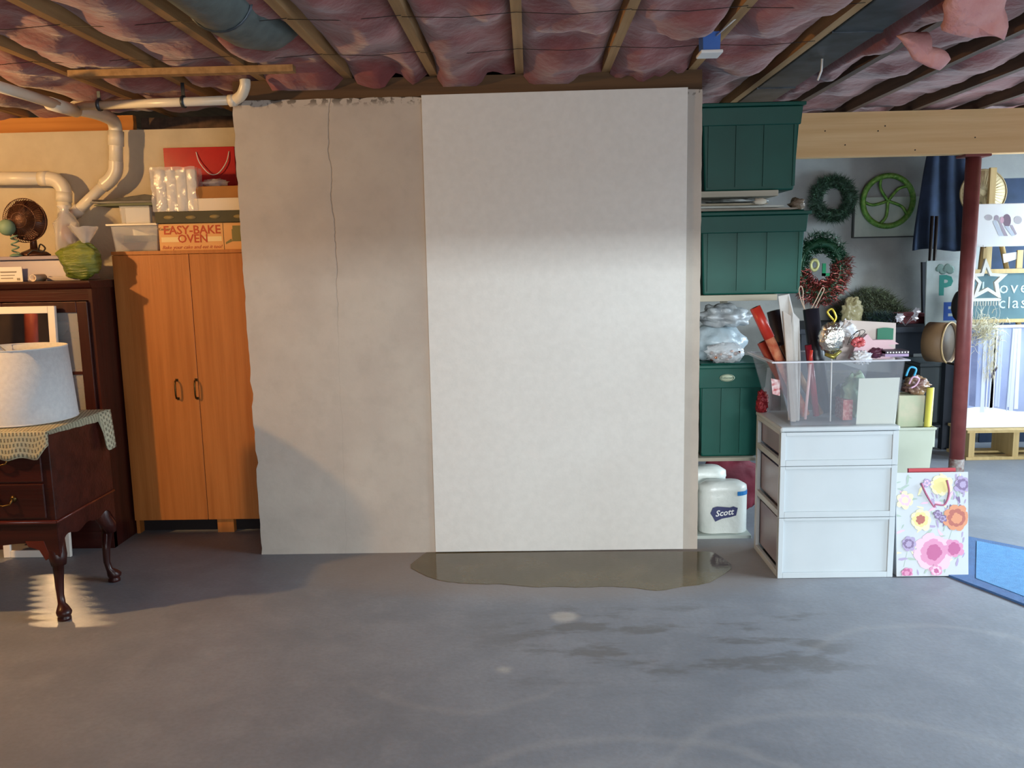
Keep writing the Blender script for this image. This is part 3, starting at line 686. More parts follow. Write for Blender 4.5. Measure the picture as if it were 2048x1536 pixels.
# dark patterned flat box
a0, b0, a1, b1 = bx(310, 422, 478, 446, Y1-.02); bb = z1+.0008
t = thing('patterned_box', 'flat dark box with pale oval print lying on the orange toy oven box', 'box', ((a0-1.44)/2, Y1, bb))
obj('carton', B().box((a0, Y1-.02, bb), (-1.43, Y1+.24, b1)), mat('dark_green_carton', '3a3a2c', '47452f', rough=.6), t, bevel=.002)
for i, u in enumerate((.14, .36, .6, .84)):
    b = B(); c = (a0+(-1.43-a0)*u, Y1-.0212, (bb+b1)/2-.002*(i % 2)); b.lathe([(.028, 0), (.028, .0006)], c, 14, Matrix.Rotation(PI/2, 3, 'X'), sx=1, sy=.36)
    obj('oval_print', b, mat('faded_olive_print', '8a7c54', rough=.6), t)
bz = b1
# white box, brown box
a0, _, a1, b1 = bx(388, 396, 476, 419, Y1)
t = tag(obj('white_box', B().box((a0, Y1, bz+.001), (-1.435, Y1+.22, b1)), mat('white_carton', 'ddd2c0', rough=.6), bevel=.002), 'slim white box under the brown box beside the concrete pier', 'box'); bw = b1
a0, _, a1, b1 = bx(392, 372, 474, 396, Y1+.02)
t = tag(obj('brown_box', B().box((a0, Y1+.02, bw+.001), (-1.43, Y1+.2, b1)), mat('brown_card', '9b6a35', 'a87640', rough=.8), bevel=.002), 'small brown cardboard box on top of the slim white box', 'box'); bbz = b1
# red gift bag with white rope handles (lying upright at back)
a0, b0, a1, b1 = bx(328, 294, 470, 372, 4.76)
t = thing('red_gift_bag', 'shiny red paper gift bag with white cord handles behind the stacked boxes', 'gift bag', ((a0+a1)/2, 4.79, bz))
M_redb = mat('glossy_red_paper', 'a5121c', 'b81a22', rough=.25)
obj('bag_body', B().taper((a0, 4.765, a1, 4.86), bz+.001, (a0, 4.765, a1, 4.81), b1), M_redb, t, bevel=.002)
hx0_, hx1_ = P(392, 305, y=4.76).x, P(458, 305, y=4.76).x; hz0 = P(392, 304, y=4.76).z; hz1 = P(425, 347, y=4.74).z
obj('cord_handle', B().tube(smoothpts([(hx0_, 4.762, hz0), (hx0_+.02, 4.75, (hz0+hz1)/2), ((hx0_+hx1_)/2-.02, 4.745, hz1), ((hx0_+hx1_)/2+.03, 4.745, hz1+.002), (hx1_-.015, 4.75, (hz0+hz1)/2), (hx1_, 4.762, hz0)]), .0028, 6), M_paper, t)
# crinkled clear film on brown box
def crumple(fn, nu, nv, amp, fr): return lambda u, v: Vector(fn(u, v))+Vector((fz((u*fr, v*fr, 1)), fz((u*fr, v*fr, 4)), fz((u*fr, v*fr, 7))))*amp
c = P(430, 368, y=4.62)
b = B(); b.ball((c.x, 4.62, bbz+.022), .05, 22, 12, .55, 7, (1.35, .9, .42)); tag(obj('plastic_wrap', b, M_clear), 'crumpled clear plastic wrap lying on the small brown box', 'plastic wrap')
# bag of white candles/tubes
a0, _, a1, b1 = bx(303, 336, 390, 424, Y1-.01)
t = thing('bag_of_white_rolls', 'clear plastic package of upright white rolls on the dark patterned box', 'package', ((a0+a1)/2, Y1+.04, bz))
n = 4; ww = (a1-a0-.01)/n
for i in range(n): obj('paper_roll', B().lathe([(ww*.47, 0), (ww*.48, .003), (ww*.48, b1-bz-.012), (ww*.4, b1-bz-.006)], (a0+.005+ww*(i+.5), Y1+.035+.004*(i % 2), bz+.002), 20), M_paper, t)
b = B(); b.grid(crumple(lambda u, v: (a0-.004+(a1-a0+.008)*u, Y1-.004+.0*v, bz+.003+(b1+.004-bz)*v), 0, 0, .008, 6), 20, 20)
b.grid(crumple(lambda u, v: (a0-.006, Y1-.004+.09*u, bz+.003+(b1-bz)*v), 0, 0, .008, 6), 8, 20)
b.grid(crumple(lambda u, v: (a1+.006, Y1-.004+.09*u, bz+.003+(b1-bz)*v), 0, 0, .006, 6), 8, 20)
obj('clear_wrap', b, M_clear, t, normals=False)
# translucent tub with white lid at left end of wardrobe
a0, _, a1, b1 = bx(223, 447, 316, 501, Y1)
t = thing('clear_tub', 'clear plastic tub with a white lid on the left end of the wardrobe', 'storage tub', ((a0+a1)/2, Y1+.1, wz))
obj('tub_body', B().tray((a0+.012, Y1+.01, a1-.012, Y1+.24), wz+.001, (a0, Y1, a1, Y1+.25), b1-.012), M_frost, t)
obj('lid', B().box((a0-.022, Y1-.012, b1-.011), (a1+.004, Y1+.262, b1)), mat('cream_white_lid', 'e6dcc6', rough=.35), t, bevel=.003); lz1 = b1
tag(obj('folded_cloth', B().box((a0+.03, Y1+.03, wz+.006), (a1-.03, Y1+.2, wz+.05)), mat('reddish_brown_cloth', '7c5a44', '5a4c40', rough=.9, scale=12), bevel=.01), 'brown cloth folded inside the white-lidded clear tub', 'cloth')
tag(obj('dark_book', B().box((a0+.05, Y1+.03, wz+.052), (a1-.045, Y1+.18, wz+.085)), mat('dark_cover', '3f4440', rough=.6), bevel=.002), 'dark item resting on the cloth in the white-lidded clear tub', 'book')
a0, _, a1, b1 = bx(240, 412, 300, 444, Y1+.05)
t = thing('small_clear_container', 'small clear container standing on the white tub lid', 'container', ((a0+a1)/2, Y1+.1, lz1))
obj('container_body', B().tray((a0+.006, Y1+.05, a1-.006, Y1+.17), lz1+.001, (a0, Y1+.045, a1, Y1+.175), b1), M_frost, t)
obj('paper_liner', B().box((a0+.018, Y1+.075, lz1+.004), (a1-.012, Y1+.1, b1-.008)), M_paper, t)
# folded dark umbrella-like bundle on container
c0, c1 = P(187, 396, y=Y1+.08), P(312, 392, y=Y1+.08); b = B()
zf = b1+.001
M_fold = mat('dark_striped_fabric', '3d3630', '5e5a50', rough=.8, scale=10)
t = thing('folded_fabric', 'dark folded fabric bundle with grey-green layers jutting left over the clear tub', 'fabric', ((c0.x+c1.x)/2, Y1+.1, zf))
for k, (zt, zb_, x_) in enumerate(((.014, .0, .02), (.026, .014, .0), (.052, .026, .012))):
    poly = [(c0.x+x_, zf+zb_+.004), (c0.x+.06, zf+zb_), (c1.x, zf+zb_), (c1.x, zf+zt), (c1.x-.04, zf+zt+(.006 if k == 2 else 0)), (c0.x+.1, zf+zt-(.018 if k == 2 else 0)), (c0.x+x_+.005, zf+zb_+.009)]
    obj('fabric_fold', B().prism(poly, Y1+.03, Y1+.18), [mat('grey_green_layer', '5b6048', '6e7258', rough=.8), mat('pale_grey_layer', '8b8a80', '6f6c64', rough=.7), M_fold][k], t, bevel=.003)
# ---------------- things on the hutch
ht = hz+.0282
Yh = 4.375
M_binlid = mat('grey_lilac_plastic', '8e8794', '9a93a0', rough=.35, scale=5)
c0, c1 = P(-60, 530, y=Yh), P(142, 530, y=Yh); zt = P(60, 512, y=Yh).z
t = thing('grey_storage_bin', 'wide grey plastic storage bin with a white label on the hutch', 'storage bin', (-2.6, Yh+.15, ht))
obj('bin_body', B().taper((c0.x+.02, Yh+.02, c1.x-.0, Yh+.3), ht+.001, (c0.x+.01, Yh+.03, c1.x-.05, Yh+.29), zt-.022), M_binlid, t, bevel=.004)
obj('bin_lid', B().box((c0.x, Yh+.01, zt-.02), (c1.x-.03, Yh+.31, zt)), M_binlid, t, bevel=.005)
obj('carry_handle', B().tube([(c1.x-.02, Yh+.05, zt-.01), (c1.x+.01, Yh+.05, ht+.05), (c1.x+.02, Yh+.05, ht+.01)], .006, 8), M_binlid, t)
a0, b0, a1, b1 = bx(-10, 534, 45, 565, Yh-.005)
obj('paper_label', B().box((a0, Yh-.006, b0), (a1, Yh-.003, b1)), M_paper, t)
obj('label_print', B().box((a0+.03, Yh-.0075, b1-.03), (a1-.03, Yh-.006, b1-.022)).box((a0+.03, Yh-.0075, b1-.045), (a1-.04, Yh-.006, b1-.04)).box((a0+.03, Yh-.0075, b1-.06), (a1-.05, Yh-.006, b1-.055)).box((a1-.03, Yh-.0075, b0+.01), (a1-.015, Yh-.006, b0+.022)), mat('grey_ink', '8f8a80', rough=.6), t)
# rolled paper tube end-on
c = P(77, 558, y=Yh-.06)
b = B(); Mr = Matrix.Rotation(PI/2, 3, 'X'); r = .0175
b.lathe([(r, 0), (r, -.1), (r*.68, -.1), (r*.68, 0), (r, 0)], (c.x, Yh-.11, ht+r+.0005), 24, Mr, cap=False)
tag(obj('paper_tube', b, mat('cream_tube_card', 'd9c9b4', rough=.6)), 'short cream cardboard tube lying end-on on the hutch top', 'tube')
# flat white plate/sheets at right
c0, c1 = P(98, 562, y=Yh-.04), P(170, 562, y=Yh-.04)
tag(obj('white_tray', B().taper((c0.x+.03, Yh-.05, c1.x-.02, Yh+.0), ht+.0005, (c0.x, Yh-.06, c1.x, Yh+.004), ht+.02), mat('pale_tray_plastic', 'c8bdb0', rough=.5), bevel=.003), 'low pale tray on hutch top just right of the cardboard tube', 'tray')
# old brown fan with wire cage
fc = P(49, 441, y=4.46); fr = P(92, 441, y=4.46).x-fc.x
t = thing('desk_fan', 'small brown vintage desk fan with round wire cage on the grey bin', 'fan', (fc.x, 4.5, zt))
M_brn = mat('brown_enamel', '4a2f22', '5d3c2c', rough=.35, metal=.4)
b = B()
for k in range(28):
    a = PI*k/28
    for s in (1,): b.tube([(fc.x+fr*.98*math.cos(a+q), 4.46, fc.z+fr*.98*math.sin(a+q)) if False else (fc.x+math.cos(a)*fr*u, 4.46-.055*math.sqrt(max(0, 1-u*u)), fc.z+math.sin(a)*fr*u) for u in [i/6 for i in range(-6, 7)]], .0016, 4, False)
for rr in (.35, .7, 1.0): b.torus((fc.x, 4.46-.055*math.sqrt(1-rr*rr*.999), fc.z), fr*rr, .0022, Mr, 32, 6)
obj('wire_cage', b, M_brn, t)
obj('motor_housing', B().lathe([(.001, -.10), (.05, -.095), (.08, -.06), (fr*.93, -.03), (fr*.93, -.018), (.02, -.005)], (fc.x, 4.46, fc.z), 28, Mr), M_brn, t)
b = B()
for k in range(4):
    a = k*PI/2+.3; q = Vector((math.cos(a), 0, math.sin(a))); w_ = Vector((-math.sin(a), 0, math.cos(a)))
    o_ = Vector((fc.x, 4.462, fc.z)); b.add([o_+q*.015-w_*.01, o_+q*.09-w_*.04+Vector((0, -.012, 0)), o_+q*.105+Vector((0, -.004, 0)), o_+q*.09+w_*.04+Vector((0, .008, 0)), o_+q*.015+w_*.01], [(0, 1, 2, 3, 4)])
obj('blade', b, M_brn, t, solid=.002)
obj('stem', B().tube([(fc.x+.012, 4.5, zt+.02), (fc.x+.012, 4.5, fc.z-.04)], [.02, .013], 12), M_brn, t)
obj('base', B().lathe([(.075, 0), (.078, .008), (.06, .022), (.03, .034), (.018, .04)], (fc.x+.012, 4.5, zt+.0005), 28), M_brn, t)
obj('power_cord', B().tube(smoothpts([(fc.x+.05, 4.47, zt+.02), (fc.x+.07, 4.46, zt+.06), (fc.x+.1, 4.45, zt+.04), (fc.x+.085, 4.44, zt+.02), (fc.x+.05, 4.43, zt+.03), (fc.x+.02, 4.42, zt+.006)]), .004, 6), M_black, t)
# green bobble on curly stem
g = P(14, 455, y=4.4)
t = thing('green_bobble', 'pale green ball on a curly stem beside the brown fan', 'ornament', (g.x+.02, 4.4, zt))
M_grn = mat('pale_sage_plastic', '7d9a80', '6d8a72', rough=.5)
obj('ball_head', B().ball((g.x, 4.4, g.z), .042, 18, 12), M_grn, t)
gx = P(30, 490, y=4.4).x
obj('coiled_stem', B().tube([(gx+.016*math.cos(a*.9)+(g.x-gx)*min(1, max(0, (a-22)/6)), 4.4+.016*math.sin(a*.9), zt+.012+a*.0045) for a in [k*.4 for k in range(int((g.z-zt-.05)/.0018))]], .0042, 6), M_grn, t)
obj('foot', B().lathe([(.03, 0), (.03, .005), (.012, .014)], (gx, 4.4, zt+.0005), 18), M_grn, t)
# clear cellophane gift with reddish contents
g0 = P(136, 470, y=4.52); gz0 = zt
t = thing('cellophane_package', 'peaked clear cellophane package with a brownish-red item inside, on the hutch', 'package', (g0.x+.0, 4.46, gz0))
b = B(); pk = P(118, 412, y=4.52); rz = pk.z-gz0
b.lathe([(.05, 0), (.062, .03), (.064, rz*.45), (.055, rz*.65), (.04, rz*.8), (.02, rz*.92), (.03, rz)], (g0.x-.005, 4.52, gz0+.001), 20)
for v in b.bm.verts: v.co += Vector((fz(v.co*18), fz(v.co*18+Vector((9, 0, 0))), 0))*.022; 
obj('cellophane', b, M_clear, t, normals=False)
b = B(); b.ball((g0.x, 4.52, gz0+rz*.42), .036, 16, 10, .3, 8, (1, .8, 1.5)); obj('wrapped_item', b, mat('brownish_red_item', '6d3a34', '7c5040', rough=.6, scale=20), t)
# green cellophane bundle
g1 = P(172, 520, y=4.36)
t = thing('green_cellophane_bundle', 'rounded bundle wrapped in green cellophane on the right end of the hutch', 'package', (g1.x, 4.4, ht))
b = B(); b.ball((g1.x, 4.305, ht+.1), .098, 44, 30, .1, 5, (1.1, .62, 1.0))
for v in b.bm.verts: v.co += Vector((fz(v.co*16), fz(v.co*16+Vector((5, 0, 0))), fz(v.co*16+Vector((0, 5, 0)))))*.022+Vector((fz(v.co*45), 0, fz(v.co*40)))*.007
for v in b.bm.verts: v.co.z = max(v.co.z, ht+.001); v.co.x = min(v.co.x, P(221, 520, y=4.3).x)
obj('bundle_body', b, mat('green_cellophane', '4e5f1e', '7f8f3c', rough=.18, scale=6, stretch=(1, 1, 6), bump=.9, bscale=26, spec=.9), t)
b = B()
b.lathe([(.02, 0), (.018, .02), (.055, .07), (.07, .1)], (g1.x+.03, 4.31, ht+.175), 18, cap=False)
for v in b.bm.verts: v.co += Vector((fz(v.co*30), 0, fz(v.co*25)))*.02
obj('gathered_top', b, M_clear, t, normals=False)
# ================================================================== RIGHT SIDE: shelving and totes
M_tote = mat('dark_green_tote', '07443a', '0b5044', rough=.45, scale=4, spec=.3)
M_shelf = wood_mat('pale_shelf_board', '9c9482', 'b3ab98', 3, 'x', .7)
ys = 4.24
def zpx(py, px=1480, Y=ys): return P(px, py, y=Y).z
sx0, sx1 = .83, P(1562, 590, y=ys).x
z1s, z2s, z3s, z4s = zpx(381), zpx(590), zpx(916), zpx(1072)
t = thing('shelving_unit', 'open shelving unit with pale boards holding the green totes, right of the pier', 'shelf', ((sx0+sx1)/2, 4.5, 0))
for z, th, x1_ in ((z1s, .028, P(1558, 390, y=ys).x), (z2s, .03, P(1556, 590, y=ys).x), (z3s, .018, P(1512, 920, y=ys).x), (z4s, .03, P(1504, 1075, y=ys).x)):
    obj('shelf_board', B().box((sx0, ys+.01, z-th), (x1_, 4.7, z)), M_shelf if z > .1 else mat('grey_white_board', 'a9b0a8', rough=.6), t, bevel=.002)
for x in (sx0+.005, sx1-.19): obj('upright', B().box((x, 4.701, 0), (x+.035, 4.735, 1.78)), M_shelf, t)
def tote(name, lab, x0, x1, y0, y1, z0, z1, lidhang=.02, logo=False, lidz=.022):
    t = thing(name, lab, 'storage tote', ((x0+x1)/2, (y0+y1)/2, z0), 'green plastic storage totes on the shelving')
    h = z1-z0; tp = .03
    zr = z0+h*.74
    obj('tote_body', B().taper((x0+tp, y0+tp, x1-tp, y1-tp), z0+.0005, (x0+.012, y0+.012, x1-.012, y1-.012), z1-lidz), M_tote, t, bevel=.008)
    # raised rim band
    obj('rim_band', B().taper((x0+.012, y0+.008, x1-.010, y1-.01), zr, (x0+.004, y0+.002, x1-.003, y1-.002), z1-lidz-.001), M_tote, t, bevel=.004)
    for u in (.1, .37, .64, .93):
        xa = x0+(x1-x0)*u; yb_, yt_ = y0+tp-.004, y0+.014-.004
        m = (z0+.02, zr)
        def yy(z): return y0+tp+(.012-tp)*(z-z0)/(h-lidz)-.007
        obj('rib', B().add([(xa-.006, yy(m[0]), m[0]), (xa+.006, yy(m[0]), m[0]), (xa+.007, yy(m[1]), m[1]), (xa-.007, yy(m[1]), m[1]), (xa-.006, yy(m[0])+.015, m[0]), (xa+.006, yy(m[0])+.015, m[0]), (xa+.007, yy(m[1])+.015, m[1]), (xa-.007, yy(m[1])+.015, m[1])], [(0, 1, 2, 3), (4, 7, 6, 5), (0, 4, 5, 1), (1, 5, 6, 2), (2, 6, 7, 3), (3, 7, 4, 0)]), M_tote, t)
    obj('lid', B().box((x0-.004, y0-lidhang*.6, z1-lidz), (x1+.008, y1+.006, z1-.006)).box((x0+.02, y0+.015, z1-.006), (x1-.02, y1-.02, z1)), M_tote, t, bevel=.006)
    return t
ty = 4.25
tote('storage_tote', 'dark green lidded tote on the highest shelf, touching the ceiling joists', .835, P(1606, 300, y=ty).x, ty, 4.66, z1s, P(1500, 203, y=ty).z)
tote('storage_tote', 'green lidded tote on the middle board, below the pale loose papers', .835, P(1617, 500, y=ty).x, ty, 4.66, z2s, P(1500, 421, y=ty).z)
tote('storage_tote', 'green lidded tote with an oval pale sticker, under the bulging plastic bags', .835, P(1535, 800, y=ty).x, ty, 4.66, z3s, P(1480, 727, y=ty).z, logo=True)
tt = [o for o in COL.objects if o.name.startswith('storage_tote')][-1]
c = P(1455, 756, y=ty-.008)
obj('oval_sticker', B().lathe([(.03, 0), (.03, .0015)], (c.x, ty-.003, c.z), 28, Matrix.Rotation(PI/2, 3, 'X'), sx=1.25, sy=.62), mat('pale_green_sticker', 'b9c2a6', rough=.5), tt)
obj('sticker_lettering', B().text('Rubbermaid', .0125, frontM(c.x, ty-.0055, c.z), .0003).torus((c.x, ty-.0047, c.z), .0265, .0012, Matrix.Rotation(PI/2, 3, 'X') @ Matrix.Diagonal((1.25, .62, 1)).to_3x3(), 30, 5), M_tote, tt)
# papers on top of tote 2
zt2 = P(1500, 421, y=ty).z
for k, (x1p, c_, lab, dz) in enumerate(((1600, ('8f877a', 'a79f92'), 'wide pale sheet lying directly on the middle green tote lid', 0), (1575, ('b8bcb4', 'c8ccc4'), 'off-white sheet stacked below the top tote board, middle of three', 1), (1545, ('a49a84', 'b5ab94'), 'tan sheet nearest the underside of the top tote board', 2))):
    b = B(); xe = P(x1p, 400, y=ty).x; z = zt2+.002+dz*.014
    b.prism([(.84, z), (xe-.03, z), (xe, z+.004), (xe-.01, z+.009), (.84, z+.011)], ty+.02+.02*k, ty+.3)
    tag(obj('paper_sheet', b, mat('paper_layer%d' % k, *c_, rough=.8, scale=9)), lab, 'paper')
c = P(1520, 408, y=ty+.0)
b = B(); b.ball((c.x, ty+.0, zt2+.042), .02, 14, 10, .4, 8, (1.6, .8, .8)); tag(obj('cream_bundle', b, mat('cream_cloth', 'd6cdb8', rough=.9)), 'small cream cloth wad in the gap between the upper two green totes', 'cloth')
cz2 = P(1600, 405, y=ty+.05)
b = B(); b.ball((cz2.x-.005, ty+.08, zt2+.03), .03, 16, 10, .5, 9, (1.3, .8, 1)); tag(obj('brown_ornament', b, mat('glossy_brown_film', '6b5a48', '8f8270', rough=.2, scale=20, bump=.6)), 'crumpled glossy brown wrap sticking out at right between the upper two green totes', 'wrap')
# plastic bags
M_bag = mat('blue_white_plastic_bag', '9fb0b8', 'c3ced4', rough=.3, scale=7, bump=.9, bscale=16)
M_bagd = mat('silver_grey_bag', '848b90', 'c9ced0', rough=.25, scale=10, bump=1, bscale=22)
z3t = P(1480, 727, y=ty).z
def bag(name, lab, cat, px, py, Y, rx, rz, m, z0, amp=.4, fr=7, ry=.8):
    c = P(px, py, y=Y); b = B(); b.ball((c.x, Y, c.z), rx, 36, 24, amp, fr, (1, ry, rz/rx))
    for v in b.bm.verts:
        v.co += Vector((fz(v.co*34), fz(v.co*31+Vector((4, 4, 4))), fz(v.co*33)))*.008
        v.co.z = max(v.co.z, z0+.001)
    return tag(obj(name, b, m), lab, cat)
bag('white_plastic_film', 'white plastic film bunched in the gap between the upper two green totes', 'plastic film', 1470, 408, ty+.12, .16, .026, mat('dull_white_film', 'a9b2b2', 'c2caca', rough=.35, scale=7, bump=.6), zt2+.046, .3, 6, .4)
bag('plastic_bag', 'bluish white plastic bag bulging on the stickered tote lid', 'bag', 1436, 688, 4.43, .135, .11, M_bag, z3t, .2, 5)
bag('silver_bag', 'shiny silver-white bag squeezed under the middle shelf board', 'bag', 1446, 632, 4.38, .13, .055, M_bagd, z3t+.13, .35, 6)
c = P(1450, 702, y=4.28)
t = thing('clear_ornament_bag', 'clear plastic bag of small brownish glittery bits in front of the bluish bag', 'bag', (c.x, 4.28, z3t))
b = B(); b.ball((c.x, 4.285, z3t+.05), .09, 26, 16, .35, 9, (1.05, .45, .58))
for v in b.bm.verts: v.co.z = max(v.co.z, z3t+.001)
obj('clear_film', b, M_clear, t)
for k in range(16):
    q = Vector((c.x+random.uniform(-.07, .07), 4.285+random.uniform(-.02, .02), z3t+random.uniform(.016, .06)))
    obj('bauble', B().ball(q, random.uniform(.008, .014), 10, 7), mat(['copper_bauble', 'silver_bauble', 'brown_bauble'][k % 3], ['a3674a', 'b9b9b9', '6b463a'][k % 3], rough=.2, metal=.7), t)
# dark red cloth bag + paper towels on low shelf
c = P(1462, 945, y=4.6)
b = B(); b.ball((c.x+.0, 4.625, z4s+.17), .17, 28, 18, .3, 5, (1.05, .3, .95))
for v in b.bm.verts: v.co.z = min(max(v.co.z, z4s+.001), z3s-.02); v.co.x = max(v.co.x, .835)
tag(obj('red_sack', b, mat('dark_red_cloth', '5a1524', '7d2334', rough=.7, scale=6, bump=.3)), 'dark red cloth sack behind the white paper towel packs', 'sack')
M_wrapw = mat('white_towel_wrap', 'c9cdc6', 'd9dcd6', rough=.3, scale=8, bump=.3)
def towel(name, lab, px, py0, py1, Y, front):
    z0 = z4s+.001; z1 = P(px, py0, y=Y).z
    xs = [P(px-25, 1000, y=Y+.06).x, P(px+23, 1000, y=Y+.06).x]; r = .063
    t = thing(name, lab, 'paper towels', ((xs[0]+xs[1])/2, Y+.06, z0), 'paper towel packs on the bottom shelf')
    b = B()
    w = xs[1]-xs[0]; cx = (xs[0]+xs[1])/2
    # rounded-twin outline
    out = [(cx-w/2+r*math.cos(a), r*math.sin(a)) for a in [PI/2+PI*k/12 for k in range(13)]]+[(cx-.004, -r+.006)]+[(cx+w/2+r*math.cos(a), r*math.sin(a)) for a in [-PI/2+PI*k/12 for k in range(13)]]+[(cx-.004, r-.006)]
    n = len(out); lv = [(0, .96), (.02, 1), (.75, 1.0), (.80, .97), (.84, 1.0), (.93, .98), (1, .72)]
    vs, fs = [], []
    for hz_, s_ in lv:
        for x, y in out: vs.append((cx+(x-cx)*s_, Y+.065+y*s_, z0+(z1-z0)*hz_))
    for i in range(len(lv)-1):
        for k in range(n): a, c_ = i*n+k, i*n+(k+1) % n; fs.append((a, c_, c_+n, a+n))
    fs += [tuple(range(n))[::-1], tuple(range((len(lv)-1)*n, len(lv)*n))]
    b.smooth = True; b.add(vs, fs); obj('wrapper', b, M_wrapw, t)
    if front:
        zl = z0+(z1-z0)*.80
        b = B(); vs, fs = [], []
        for hz_ in (-.011, .011):
            for x, y in out[14:27]+[]: vs.append((cx+(x-cx)*1.012, Y+.065+y*1.03, zl+hz_))
        m = 13
        b.add(vs, [(k, k+1, k+1+m, k+m) for k in range(m-1)]); obj('blue_band', b, mat('blue_print', '1f6fae', rough=.4), t, label='blue printed band')
        lz = z0+(z1-z0)*.42; lx = cx-.005
        b = B(frontM(lx, Y-.002, lz)); b.prism([(-.07, -.0), (-.058, .03), (-.035, .036), (.03, .03), (.048, .036), (.07, .028), (.062, -.012), (.035, -.02), (-.01, -.028), (-.045, -.044), (-.058, -.018)], 0, .001, 'xy')
        obj('printed_logo', b, mat('navy_print', '2a2f5a', rough=.4), t, label='navy splash logo')
        obj('printed_lettering', B().text('Scott', .044, frontM(lx, Y-.0035, lz+.002) @ Matrix.Rotation(.12, 4, 'Z'), .0004, shear=.3, extra=.0008), M_paper, t, label='white italic lettering')
    return t
towel('paper_towel_pack', 'white paper towel pack with navy logo and blue band, at the shelf front', 1446, 968, 1072, 4.27, True)
towel('paper_towel_pack', 'plain white paper towel pack behind the one with the navy logo', 1405, 938, 1060, 4.41, False)
# ------------------------------------------------------------------ drawer unit
dy0, dy1 = 3.69, 4.10
ax, bx1 = P(1555, 1155, y=dy0).x, P(1785, 1155, y=dy0).x; dz = P(1670, 853, y=dy0).z
M_dw = mat('white_drawer_plastic', 'b4bcc0', 'b9c1c5', rough=.35, scale=5)
M_dt = mat('translucent_drawer_plastic', '8a8492', '9a94a0', rough=.3, scale=4)
t = thing('drawer_unit', 'white plastic three-drawer storage unit standing on the concrete floor', 'drawers', ((ax+bx1)/2, (dy0+dy1)/2, 0))
zs = [.0, P(1600, 1036, y=dy0).z, P(1600, 933, y=dy0).z, dz]
for nm, xx in (('side_frame', ax), ('side_frame', bx1-.018)):
    b = B()
    b.box((xx, dy0+.01, 0), (xx+.018, dy0+.03, dz-.02)).box((xx, dy1-.03, 0), (xx+.018, dy1, dz-.02))
    for z in zs[:3]: b.box((xx, dy0+.03, z), (xx+.018, dy1-.03, z+.028))
    b.box((xx, dy0+.03, dz-.04), (xx+.018, dy1-.03, dz-.02))
    obj(nm, b, M_dw, t, bevel=.002)
obj('back_frame', B().box((ax+.018, dy1-.012, 0), (bx1-.018, dy1, dz-.02)), M_dw, t)
obj('top_cover', B().box((ax-.004, dy0-.006, dz-.022), (bx1+.004, dy1+.003, dz)), M_dw, t, bevel=.008)
for k in range(3):
    z0, z1 = zs[k]+.006, zs[k+1]-(.006 if k < 2 else .028)
    d = obj('drawer', B().tray((ax+.022, dy0+.02, bx1-.022, dy1-.02), z0+.03, (ax+.02, dy0+.02, bx1-.02, dy1-.02), z1-.02, .003), M_dt, t)
    g = .032; m_ = .016
    fx0, fx1 = ax, bx1
    zz0, zz1 = zs[k]+.001, zs[k+1]-.001 if k < 2 else dz-.024
    # front: frame around a recessed panel, right and bottom reveals visible
    b = B()
    ix0, ix1, iz0, iz1 = fx0+.022, fx1-.026, zz0+.026, zz1-(.016 if k == 2 else .012)
    b.box((fx0, dy0, zz0), (ix0, dy0+.018, zz1)).box((ix1, dy0, zz0), (fx1, dy0+.018, zz1)).box((ix0, dy0, zz0), (ix1, dy0+.018, iz0)).box((ix0, dy0, iz1), (ix1, dy0+.018, zz1))
    obj('drawer_front_frame', b, M_dw, d, bevel=.0015)
    obj('drawer_front_panel', B().box((ix0, dy0+.009, iz0), (ix1, dy0+.016, iz1)), M_dw, d)
for k, (zz, c_) in enumerate(((zs[0]+.045, '7d6f7c'), (zs[1]+.045, '8b6478'), (zs[2]+.045, '75707e'))):
    tag(obj('folded_fabric', B().box((ax+.04, dy0+.04, zz), (bx1-.04, dy1-.04, zz+.07)), mat('drawer_cloth%d' % k, c_, rough=.9), bevel=.01), ['folded cloth seen through the side of the lowest drawer', 'pinkish folded cloth seen through the side of the middle drawer', 'folded cloth seen through the side of the top drawer'][k], 'cloth')
# ------------------------------------------------------------------ clear tub with wrapping things
uy0, uy1 = 3.71, 4.10
r0x, r1x = P(1582, 855, y=uy0).x, P(1790, 855, y=uy0).x
q0x, q1x = P(1545, 728, y=uy0-.02).x, P(1818, 718, y=uy0-.02).x; uz = P(1690, 721, y=uy0-.02).z
uz0 = dz+.001
M_tub = mat('clear_tub_plastic', 'aab0ba', rough=.18, alpha=.16, spec=.9)
t = thing('wrapping_tub', 'open clear plastic tub full of gift wrap on the white drawer unit', 'storage tub', ((r0x+r1x)/2, 3.9, uz0))
obj('tub_body', B().tray((r0x, uy0, r1x, uy1-.02), uz0, (q0x+.012, uy0-.012, q1x-.012, uy1-.005), uz-.002, .003), M_tub, t)
b = B(); e = .016
b.box((q0x-.004, uy0-.028, uz-.006), (q1x+.004, uy0-.012, uz)).box((q0x-.004, uy1-.005, uz-.006), (q1x+.004, uy1+.008, uz)).box((q0x-.004, uy0-.012, uz-.006), (q0x+.012, uy1-.005, uz)).box((q1x-.012, uy0-.012, uz-.006), (q1x+.004, uy1-.005, uz))
obj('rim', b, mat('clear_rim_plastic', 'dfe2ea', rough=.2, alpha=.55, spec=.9), t)
def yt(py): return (uy0+uy1)/2
def T(px, py, Y): return P(px, py, y=Y)
